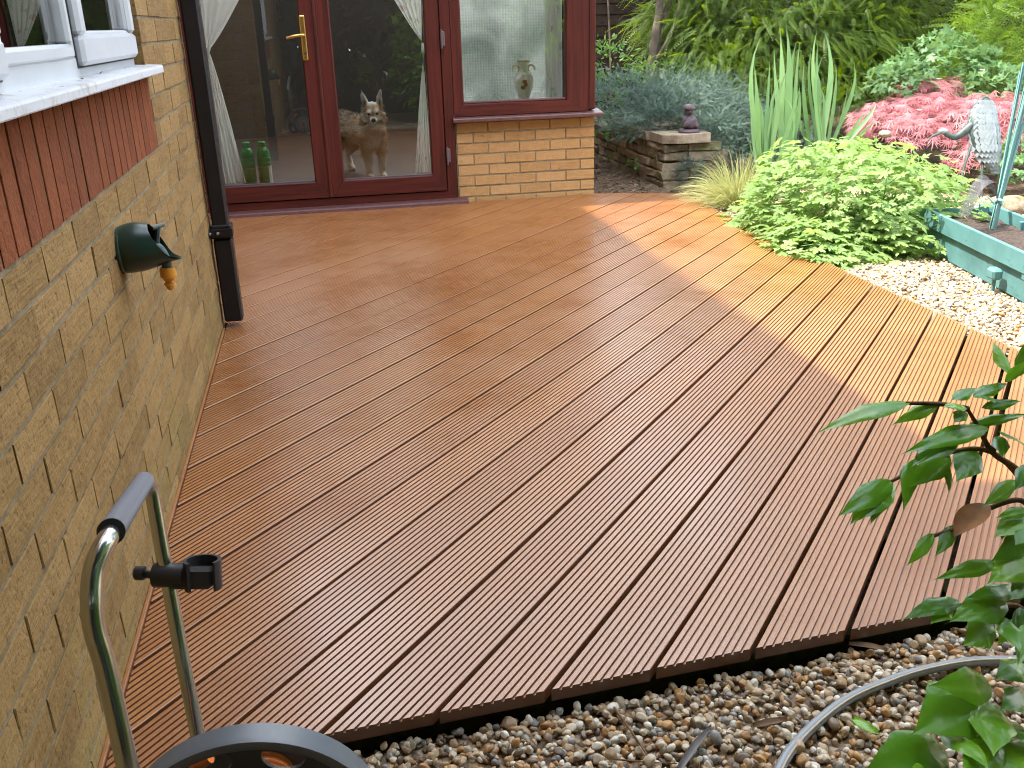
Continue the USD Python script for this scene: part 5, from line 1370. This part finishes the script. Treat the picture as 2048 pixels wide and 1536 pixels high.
# iris clumps
def blade(b, t, w, bend, side):
    n = 9; u = np.linspace(0, 1, n)
    c = b + (t - b) * u[:, None] + bend * (u ** 2 * (1 - u) * 2.2 + .0)[:, None]
    ww = w * np.minimum(1, 2.6 * (1 - u)) ** .8 * (.75 + .4 * np.sin(u * np.pi)); ww[-1] = .0005
    v = np.vstack([c - side * ww[:, None] / 2, c + np.cross(unit(t - b), side) * (w * .10), c + side * ww[:, None] / 2])
    f = []
    for i in range(n - 1):
        f += [[i, i + 1, n + i + 1], [i, n + i + 1, n + i], [n + i, n + i + 1, 2 * n + i + 1], [n + i, 2 * n + i + 1, 2 * n + i]]
    return v, np.array(f)
g = np.random.default_rng(8)
def irises(label, basepx, blades, depth):
    th_ = thing('iris_clump', at(*basepx, depth), label, 'plant', )
    extra = [(bx + g.uniform(-7, 7), by + g.uniform(-3, 4), tx + g.uniform(-16, 16), ty + g.uniform(5, 90), w * g.uniform(.6, .85)) for (bx, by, tx, ty, w) in blades[::2]]
    for (bx, by, tx, ty, w) in blades + extra:
        d = depth + g.uniform(-.12, .12)
        b, t = at(bx, by, d), at(tx, ty, d + g.uniform(-.06, .06))
        obj('blade', blade(b, t, w, RT * g.normal(0, .11) + V3(0, 0, .03), unit(RT + FW * g.normal(0, .4))), M['iris'], th_, smooth=True)
irises('tall iris clump with upright sword leaves left in front of the juniper', (1528, 370), [(1520, 375, 1508, 125, .034), (1526, 378, 1522, 72, .032), (1532, 380, 1545, 130, .036), (1536, 376, 1580, 130, .034), (1540, 370, 1562, 150, .032), (1518, 360, 1512, 180, .026), (1524, 360, 1540, 115, .022), (1544, 372, 1600, 175, .03), (1530, 365, 1518, 235, .03)], 6.75)
irises('tallest iris clump with broad sword leaves in the middle of the three', (1575, 330), [(1568, 330, 1560, 60, .042), (1574, 332, 1572, 48, .044), (1580, 335, 1592, 85, .042), (1584, 335, 1600, 85, .036), (1570, 325, 1555, 190, .034), (1578, 330, 1598, 172, .034), (1588, 330, 1602, 200, .036), (1564, 330, 1548, 95, .03), (1582, 325, 1571, 180, .02)], 7.0)
irises('iris clump of sword leaves on the right, one with a spent flower head', (1640, 315), [(1622, 318, 1608, 130, .036), (1630, 320, 1618, 110, .032), (1636, 322, 1636, 85, .036), (1642, 322, 1648, 60, .038), (1646, 320, 1634, 60, .03), (1652, 318, 1672, 130, .034), (1654, 316, 1708, 125, .03), (1638, 318, 1640, 172, .03), (1660, 318, 1664, 180, .018), (1650, 316, 1622, 160, .024)], 7.1)
irises('short iris fan leaning right between the mound and the red maple', (1690, 285), [(1682, 290, 1715, 250, .035), (1686, 292, 1745, 238, .034), (1690, 292, 1752, 205, .034), (1692, 290, 1735, 220, .02), (1690, 288, 1728, 262, .025)], 6.9)
# sedge tuft
sg = thing('sedge_tuft', at(1465, 390, 6.3), 'yellow-green tuft of fine arching grass in front of the stone wall', 'grass')
blades = []
for k in range(1000):
    a = g.uniform(0, 2 * np.pi); L = g.uniform(.20, .56); out = g.uniform(.08, .40)
    b = at(1474, 392, 6.3) + V3(math.cos(a) * .05 * g.uniform(0, 1.6), math.sin(a) * .05 * g.uniform(0, 1.6), 0); b[2] = GZ + .03
    t = b + V3(math.cos(a) * out - .05, math.sin(a) * out, L * (1 - .75 * out / .36))
    n = 6; u = np.linspace(0, 1, n)
    c = b + (t - b) * u[:, None] + V3(0, 0, .16 * L) * (np.sin(u * np.pi) * 1.1)[:, None]
    s = unit(np.cross(t - b, (g.normal(), g.normal(), 1))) * .0030
    v = np.vstack([c - s * (1 - u * .9)[:, None], c + s * (1 - u * .9)[:, None]])
    f = [q for i in range(n - 1) for q in ([i, i + 1, n + i + 1], [i, n + i + 1, n + i])]
    blades.append((v, np.array(f)))
obj('blades', cat(blades), M['sedge'], sg, kind='stuff')

# blue juniper spreading over the stone wall
jn = thing('juniper', (3.4, 8.0, .2), 'spreading blue-green juniper hanging over the low stone wall', 'shrub')
sp = spray(8, 1.0, .26, 46, .034, .12)
Js = []
for (c, r, n_, sd_) in (((3.50, 7.72, .38), (.62, .50, .30), 1500, 1), ((3.98, 7.45, .26), (.36, .38, .28), 800, 2), ((3.1, 8.1, .50), (.50, .55, .26), 900, 3), ((3.62, 7.9, .55), (.45, .5, .22), 700, 4), ((3.78, 7.02, .10), (.32, .20, .24), 420, 5), ((3.62, 7.18, .36), (.16, .18, .13), 260, 8), ((3.25, 7.45, .42), (.25, .16, .12), 260, 9), ((4.3, 7.3, .10), (.4, .3, .24), 420, 7), ((3.30, 6.92, .06), (.10, .08, .12), 70, 6)):
    P, N, g = blob_points(int(n_ * 2.8), c, r, .6, -.55, 40 + sd_, .75, 4.0)
    X = N * V3(1, 1, .35) + g.normal(0, .55, P.shape) + V3(0, 0, .10)
    Js.append(scatter(sp, P, X, N + g.normal(0, .6, P.shape), g.uniform(.04, .08, len(P))))
obj('foliage', cat(Js), M['juniper'], jn, kind='stuff')
for k in range(7):
    obj('branch', tube(curve([(3.4, 8.2, .25), (3.4 + R(-.3, .5), 7.8, .32), (3.4 + R(-.5, .7), 7.3 + R(0, .3), .34)], 5), np.linspace(.016, .006, 11), 6), M['bark'], jn)

# conifer with bright layered fronds behind
yw = thing('conifer', at(1570, 180, 9.6) * V3(1, 1, 0) + V3(0, 0, GZ), 'bright yellow-green conifer bush with layered drooping fronds behind the irises', 'shrub')
fr = spray(12, 1.0, .20, 44, .022, .34)
Ys = []
for (px, py, d, r, n_, s_) in ((1600, 110, 9.4, (1.35, .8, .55), 1500, 1), (1430, 60, 9.9, (.80, .7, .55), 900, 2), (1740, 70, 9.9, (.80, .7, .60), 900, 3), (1560, -60, 9.8, (1.5, .9, .65), 1400, 4), (1500, 190, 9.2, (.75, .5, .32), 420, 5), (1350, 40, 10.0, (.42, .4, .6), 320, 6), (1640, -200, 10, (1.3, .9, .7), 500, 7)):
    P, N, g = blob_points(int(n_ * 1.25), at(px, py, d), r, .55, -.7, 60 + s_, .85, 3.4)
    ok = P[:, 2] > GZ
    P, N = P[ok], N[ok]
    X = N * V3(1, 1, .3) + V3(0, 0, -.30) + g.normal(0, .30, P.shape) - unit(V3(FW[0], FW[1], 0)) * .3
    Ys.append(scatter(fr, P, X, V3(0, 0, 1) + N * .5 + g.normal(0, .25, P.shape), g.uniform(.14, .30, len(P))))
obj('foliage', cat(Ys), M['yew'], yw, kind='stuff')
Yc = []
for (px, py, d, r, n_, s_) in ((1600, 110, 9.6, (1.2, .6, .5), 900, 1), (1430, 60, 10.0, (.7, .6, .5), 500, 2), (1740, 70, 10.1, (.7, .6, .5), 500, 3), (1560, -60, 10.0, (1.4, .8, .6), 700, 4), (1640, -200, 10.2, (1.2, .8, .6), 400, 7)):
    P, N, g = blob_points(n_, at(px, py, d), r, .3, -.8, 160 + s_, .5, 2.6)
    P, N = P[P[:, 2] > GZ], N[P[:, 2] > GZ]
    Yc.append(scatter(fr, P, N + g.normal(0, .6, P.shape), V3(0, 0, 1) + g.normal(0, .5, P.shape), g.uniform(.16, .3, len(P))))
obj('inner_foliage', cat(Yc), M['darkleaf'], yw, kind='stuff')  # inner fronds in a near-black leaf colour, painting the deep shade inside the bush
yb = at(1590, 250, 10.2); yb[2] = GZ
obj('trunk', tube([yb, yb + V3(.03, 0, .8), yb + V3(-.05, .1, 1.9)], [.06, .05, .02], 8), M['bark'], yw)

# darker underplanting below the conifer, between it and the irises
def leafbush(name, label, blobs, leaf, mname, size, parent_loc, catg='shrub', up=.5, part='foliage', jitter=.5):
    t = thing(name, parent_loc, label, catg)
    out = []
    for (c, r, n_, s_) in blobs:
        P, N, g = blob_points(n_, c, r, .55, -.5, s_, .45, 2.4)
        ok = P[:, 2] > GZ - .02
        P, N = P[ok], N[ok]
        X = N + g.normal(0, jitter, P.shape) + V3(0, 0, -.2)
        out.append(scatter(leaf, P, X, N * .4 + V3(0, 0, up) + g.normal(0, .35, P.shape), g.uniform(*size, len(P))))
    obj(part, cat(out), M[mname], t, kind='stuff')
    return t
lf = leaf_shape(.5, 3, .12, .15)
leafbush('dark_shrub', 'dark green loose shrub in the shade between the conifer and the maple', [(at(1720, 190, 8.8), (.45, .35, .28), 420, 71), (at(1800, 60, 9.6), (.55, .5, .35), 420, 72), (at(1660, 230, 8.6), (.3, .3, .22), 200, 73), (at(1450, 150, 8.9), (.30, .3, .25), 220, 77)], fr, 'yew', (.08, .18), at(1720, 230, 8.8) * V3(1, 1, 0) + V3(0, 0, GZ))
leafbush('leafy_shrub', 'bright small-leaved shrub by the corner of the conservatory', [(at(1215, 140, 8.9), (.30, .35, .30), 330, 74), (at(1200, 235, 8.3), (.25, .3, .35), 260, 75), (at(1320, 150, 9.2), (.3, .25, .14), 160, 79)], lf, 'midleaf', (.03, .07), at(1215, 260, 8.8) * V3(1, 1, 0) + V3(0, 0, GZ))
sdl = leafbush('seedling', 'small bright green seedling growing in the bare soil by the stone wall', [(at(1263, 330, 7.6), (.05, .05, .05), 12, 76)], leaf_shape(.6, 3, .1, .1), 'midleaf', (.035, .055), at(1263, 345, 7.6), 'plant')
# golden feathery bush at the right edge
leafbush('golden_bush', 'golden green feathery bush at the upper right edge', [(at(2010, 90, 8.6), (.55, .5, .50), 900, 81), (at(2090, 40, 8.6), (.6, .5, .6), 700, 82), (at(1960, 150, 8.4), (.32, .3, .30), 380, 83), (at(2040, -60, 8.9), (.7, .6, .5), 500, 84)], spray(11, 1.0, .16, 30, .018, .7), 'golden', (.16, .30), at(2020, 230, 8.6) * V3(1, 1, 0) + V3(0, 0, GZ), up=.2)
# flowering cranesbill behind the maple
fp = leafbush('cranesbill', 'pale green cranesbill with pinkish white flowers behind the maple', [(at(1890, 130, 8.2), (.50, .4, .26), 420, 85), (at(1800, 165, 8.0), (.30, .3, .18), 200, 86), (at(1990, 180, 7.9), (.40, .35, .22), 260, 87), (at(2060, 330, 6.6), (.3, .4, .22), 240, 88)], palmate(5, .42, .15), 'palegreen', (.035, .07), at(1890, 230, 8.2) * V3(1, 1, 0) + V3(0, 0, GZ), 'plant', up=.8)
for (px, py, d) in ((1866, 112, 7.7), (1877, 160, 7.6), (1964, 142, 7.6), (2012, 12, 7.9), (2032, 28, 7.9), (1838, 222, 7.2), (1752, 302, 5.9)):
    P = at(px, py, d)
    fl = obj('flower', cat([scatter(leaf_shape(.8, 3, .15, -.1), [P], [(math.cos(a), math.sin(a), .35)], [(0, 0, 1)], .028) for a in np.arange(5) * 2 * np.pi / 5]), M['petal'], fp)
# red laceleaf maple
mp_ = thing('red_maple', at(1870, 290, 7.7) * V3(1, 1, 0) + V3(0, 0, GZ), 'low dome of a pinkish red laceleaf maple behind the heron', 'shrub')
lace = cat([scatter(leaf_shape(.09, 4, .0, .25), [(0, 0, 0)], [(math.cos(a), math.sin(a), 0)], [(0, 0, 1)], 1.0 - .35 * abs(a) / 1.5) for a in np.linspace(-1.5, 1.5, 7)])
Ms = []
for (px, py, d, r, n_, s_) in ((1870, 250, 7.6, (.62, .5, .24), 900, 1), (1990, 250, 7.5, (.60, .5, .26), 800, 2), (1790, 232, 7.9, (.34, .3, .14), 320, 3), (1860, 190, 8.0, (.30, .3, .16), 260, 4), (2080, 270, 7.4, (.4, .4, .26), 350, 5), (1960, 320, 7.0, (.25, .2, .14), 120, 6)):
    P, N, g = blob_points(n_, at(px, py, d), r, .66, -.35, 90 + s_, .4, 3.0)
    X = N * V3(1, 1, .2) + V3(0, 0, -.40) + g.normal(0, .25, P.shape)
    Ms.append(scatter(lace, P, X, N + V3(0, 0, .8) + g.normal(0, .25, P.shape), g.uniform(.06, .11, len(P))))
obj('foliage', cat(Ms), M['maple'], mp_, kind='stuff')
mb_ = at(1890, 330, 7.7); mb_[2] = GZ
obj('trunk', tube(curve([mb_, mb_ + V3(.03, 0, .15), mb_ + V3(-.05, 0, .35)], 5), np.linspace(.03, .018, 11), 8), M['bark'], mp_)
for a in np.arange(7) * .9:
    obj('branch', tube(curve([mb_ + V3(-.03, 0, .25), mb_ + V3(.25 * math.cos(a), .2 * math.sin(a), .42), mb_ + V3(.55 * math.cos(a), .45 * math.sin(a), .36)], 5), np.linspace(.014, .004, 11), 6), M['bark'], mp_)
# rocks
def rock(name, c, r, seed, label):
    ic = trimesh.creation.icosphere(3); v = np.array(ic.vertices)
    v = v * (1 + .5 * (meshkit.fbm(v * 1.6 + seed, 4, seed)[:, None] - .5))
    t = obj(name, (v * np.asarray(r) + np.asarray(c), np.array(ic.faces)), M['stone'], smooth=35)
    tag(t, label, 'rock')
c_ = at(2036, 368, 5.9); c_[2] = .0
rock('rock', c_, (.13, .11, .08), 4, 'rounded grey rock on the gravel behind the planter')
c_ = at(1770, 268, 7.2); rock('rock', c_, (.05, .045, .03), 9, 'small pale stone half hidden below the red maple')
# bark chips and litter on the bare soil by the conservatory corner
g = np.random.default_rng(17)
n_ = 900
P = np.c_[g.uniform(2.45, 3.06, n_), g.uniform(6.45, 9.2, n_), np.full(n_, GZ + .030) + g.uniform(0, .03, n_)]
P = P[(P[:, 1] > 6.66 - (P[:, 0] - 2.44) * .45) & ((P[:, 0] < 3.04) | (P[:, 1] < 6.95))]
tag(obj('leaf_litter', scatter(leaf_shape(.5, 3, .3, .2), P, g.normal(0, 1, P.shape) * V3(1, 1, .25), V3(0, 0, 1) + g.normal(0, .4, P.shape), g.uniform(.02, .055, len(P))), M['deadleaf']), 'brown dead leaves and bark chips on the soil by the plinth', 'leaf litter', kind='stuff')
obj('soil_bank', prism([(2.44, 6.64), (3.06, 6.40), (3.06, 9.8), (2.44, 9.8)], GZ - .01, GZ + .045), M['soil'], kind='structure')

# tree trunks behind the juniper
tr = thing('multi_stem_tree', at(1312, 130, 9.4) * V3(1, 1, 0) + V3(0, 0, GZ), 'slender grey-barked tree with leaning stems behind the juniper', 'tree')
tb = at(1303, 150, 9.4)
for (pts, r0, r1) in (([(1300, 190, 9.4), (1303, 128, 9.4), (1312, 60, 9.4), (1320, 0, 9.45), (1335, -220, 9.5), (1345, -900, 9.6)], .048, .03), ([(1306, 190, 9.45), (1318, 80, 9.5), (1332, 20, 9.5), (1345, -20, 9.5), (1385, -240, 9.6), (1450, -800, 9.8)], .030, .02), ([(1312, 120, 9.3), (1332, 85, 9.3), (1348, 50, 9.3), (1360, -10, 9.3), (1372, -200, 9.3), (1400, -600, 9.4)], .014, .009)):
    c = curve([at(*p) for p in pts], 6)
    obj('trunk', tube(c, np.linspace(r0, r1, len(c)), 12), M['bark'], tr, smooth=True)
P, N, g = blob_points(2200, (2.9, 9.6, 5.4), (2.6, 2.2, 1.7), .3, -1.0, 51, .5, 2.0)
obj('crown', scatter(lf, P, N + g.normal(0, .6, P.shape), V3(0, 0, 1) + g.normal(0, .6, P.shape), g.uniform(.09, .18, len(P))), M['midleaf'], tr, kind='stuff')
t2 = thing('thin_stem', at(1218, 100, 10.5) * V3(1, 1, 0) + V3(0, 0, GZ), 'thin bare stem rising against the dark fence', 'tree')
c = curve([at(1222, 200, 10.5), at(1220, 90, 10.5), at(1216, 0, 10.5), at(1214, -100, 10.5), at(1216, -600, 10.5)], 5)
obj('trunk', tube(c, .011, 8), M['bark'], t2, smooth=True)

# dark fence and trees closing the garden
def fence(name, label, p0, p1, posts=6, hgt=1.85, rows=13):
    p0, p1 = np.asarray(p0, float), np.asarray(p1, float)
    f_ = thing(name, np.append((p0 + p1) / 2, GZ), label, 'fence')
    L = np.linalg.norm(p1 - p0); d = np.append((p1 - p0) / L, 0); nrm = V3(-d[1], d[0], 0)
    for b in range(posts):
        a0, a1 = L * b / posts + .05, L * (b + 1) / posts - .05
        for r in range(rows):
            z = GZ + .06 + r * hgt / rows
            q0 = np.append(p0, 0) + d * a0 + V3(0, 0, z + hgt / rows / 2) + nrm * R(-.004, .004)
            obj('board', bar(q0, q0 + d * (a1 - a0), .012, hgt / rows + .012, V3(0, 0, 1) + nrm * .12), M['fence'], f_)
    for b in range(posts + 1):
        q = np.append(p0, GZ) + d * (L * b / posts)
        obj('post', cbox(q - V3(.045, .045, .0), q + V3(.045, .045, hgt + .1), .006), M['fence'], f_)
fence('fence', 'dark brown horizontal board fence beyond the stone wall, mostly in shade', (-1.5, 12.4), (5.2, 13.2), 5)
fence('fence', 'dark brown board fence along the right side beyond the bushes', (5.3, 13.3), (13.0, 10.5), 5)
def tree(name, label, base, h, rad, nleaf, seed, mname='darkleaf', size=(.14, .28), zc_=None, kindc='tree'):
    t = thing(name, base, label, kindc)
    b = np.asarray(base, float)
    obj('trunk', tube([b, b + V3(.05, .02, h * .45), b + V3(-.05, .1, h * .85)], [h * .03, h * .022, h * .008], 10), M['bark'], t, smooth=True)
    P, N, g = blob_points(nleaf, b + V3(0, 0, zc_ if zc_ is not None else h * .58), (rad, rad, h * .48), .35, -1.0, seed, .45, 2.2)
    P_ok = P[:, 2] > GZ
    P, N = P[P_ok], N[P_ok]
    obj('crown', scatter(lf, P, N + g.normal(0, .6, P.shape), V3(0, 0, 1) + N * .5 + g.normal(0, .5, P.shape), g.uniform(*size, len(P))), M[mname], t, kind='stuff')
tl = ['dark evergreen tree filling the gap beyond the fence on the left', 'dark evergreen tree behind the conifer, right of the trunks', 'dark evergreen tree at the upper right behind the golden bush', 'dark evergreen tree beyond the right-hand fence', 'dark evergreen tree far right of the planter']
for i, (x, y, h, r) in enumerate(((2.5, 14.6, 6.0, 2.6), (6.6, 14.0, 6.0, 2.4), (10.2, 12.4, 5.5, 2.3), (12.5, 8.0, 5.0, 2.4), (12.0, 3.5, 4.5, 2.2))):
    tree('evergreen_tree', tl[i], (x, y, GZ), h, r, 2600, 200 + i)
for i, (x, y, h, r) in enumerate(((7.8, 9.3, 9.0, 2.6), (10.6, 6.2, 8.0, 2.6))):
    tree('evergreen_tree', ('tall dark tree rising behind the golden bush, its trunk in shade', 'tall dark tree to the right beyond the planter')[i], (x, y, GZ), h, r, 4200, 220 + i, 'darkleaf', (.16, .30), h * .62)
# behind the camera: what the door glass mirrors
bl = ['dark hedge behind the viewer, mirrored at the left of the door glass', 'dark tree behind the viewer, mirrored in the right door glass', 'tree at the far end of the lawn behind the viewer', 'tall shrub by the lawn mirrored in the window']
for i, (x, y, h, r, m_) in enumerate(((0.6, -4.9, 8.0, 2.7, 'darkleaf'), (3.2, -4.3, 8.5, 2.8, 'midleaf'), (5.6, -2.3, 7.0, 2.5, 'midleaf'), (7.9, -.2, 5.4, 2.4, 'darkleaf'))):
    tree('garden_tree', bl[i], (x, y, GZ), h, r, 5600, 300 + i, m_, (.18, .36), h * .48)
bt = ('broad dark conifer hedge closing the garden far behind the viewer', 'second stretch of dark conifer hedge far behind the viewer, towards the right')
for i, (x, y) in enumerate(((1.0, -9.0), (6.5, -8.5))):
    tree('hedge', bt[i], (x, y, GZ), 7.0, 3.6, 5200, 320 + i, 'darkleaf', (.25, .5), 2.6, 'hedge')
P, N, g = blob_points(9000, (2.7, -1.25, 4.5), (2.5, 2.3, 1.3), .25, -1.0, 77, .5, 1.6)  # unseen canopy and its branch, added overhead to cut skylight near the viewer
bough = stage.GetPrimAtPath('/World/garden_tree_001')
obj('hanging_crown', scatter(lf, P, N + g.normal(0, .6, P.shape), V3(0, 0, 1) + g.normal(0, .5, P.shape), g.uniform(.16, .32, len(P))), M['darkleaf'], bough, kind='stuff')
obj('bough', tube(curve([(3.2, -4.2, 3.6), (3.0, -2.8, 4.3), (2.7, -1.2, 4.5), (2.6, .2, 4.4)], 6), np.linspace(.11, .03, 19), 8), M['bark'], bough, smooth=True)

# repeats of a kind share a group
GROUPS = {'bottle': 'green bottles behind the left door', 'door_curtain': 'curtains tied back at the doors', 'iris_clump': 'iris clumps behind the mound', 'evergreen_tree': 'dark trees beyond the fence',
          'garden_tree': 'trees behind the viewer', 'hedge': 'hedges behind the viewer', 'fallen_leaf': 'fallen leaves on the gravel', 'twig': 'twigs on the gravel', 'fence': 'dark board fences', 'rock': 'rocks in the garden'}
for p in stage.GetPrimAtPath('/World').GetChildren():
    k = p.GetName().rstrip('0123456789').rstrip('_')
    if k in GROUPS:
        p.SetCustomDataByKey('group', GROUPS[k])
    elif k == 'window_curtain':
        p.SetCustomDataByKey('group', 'curtains behind the windows')
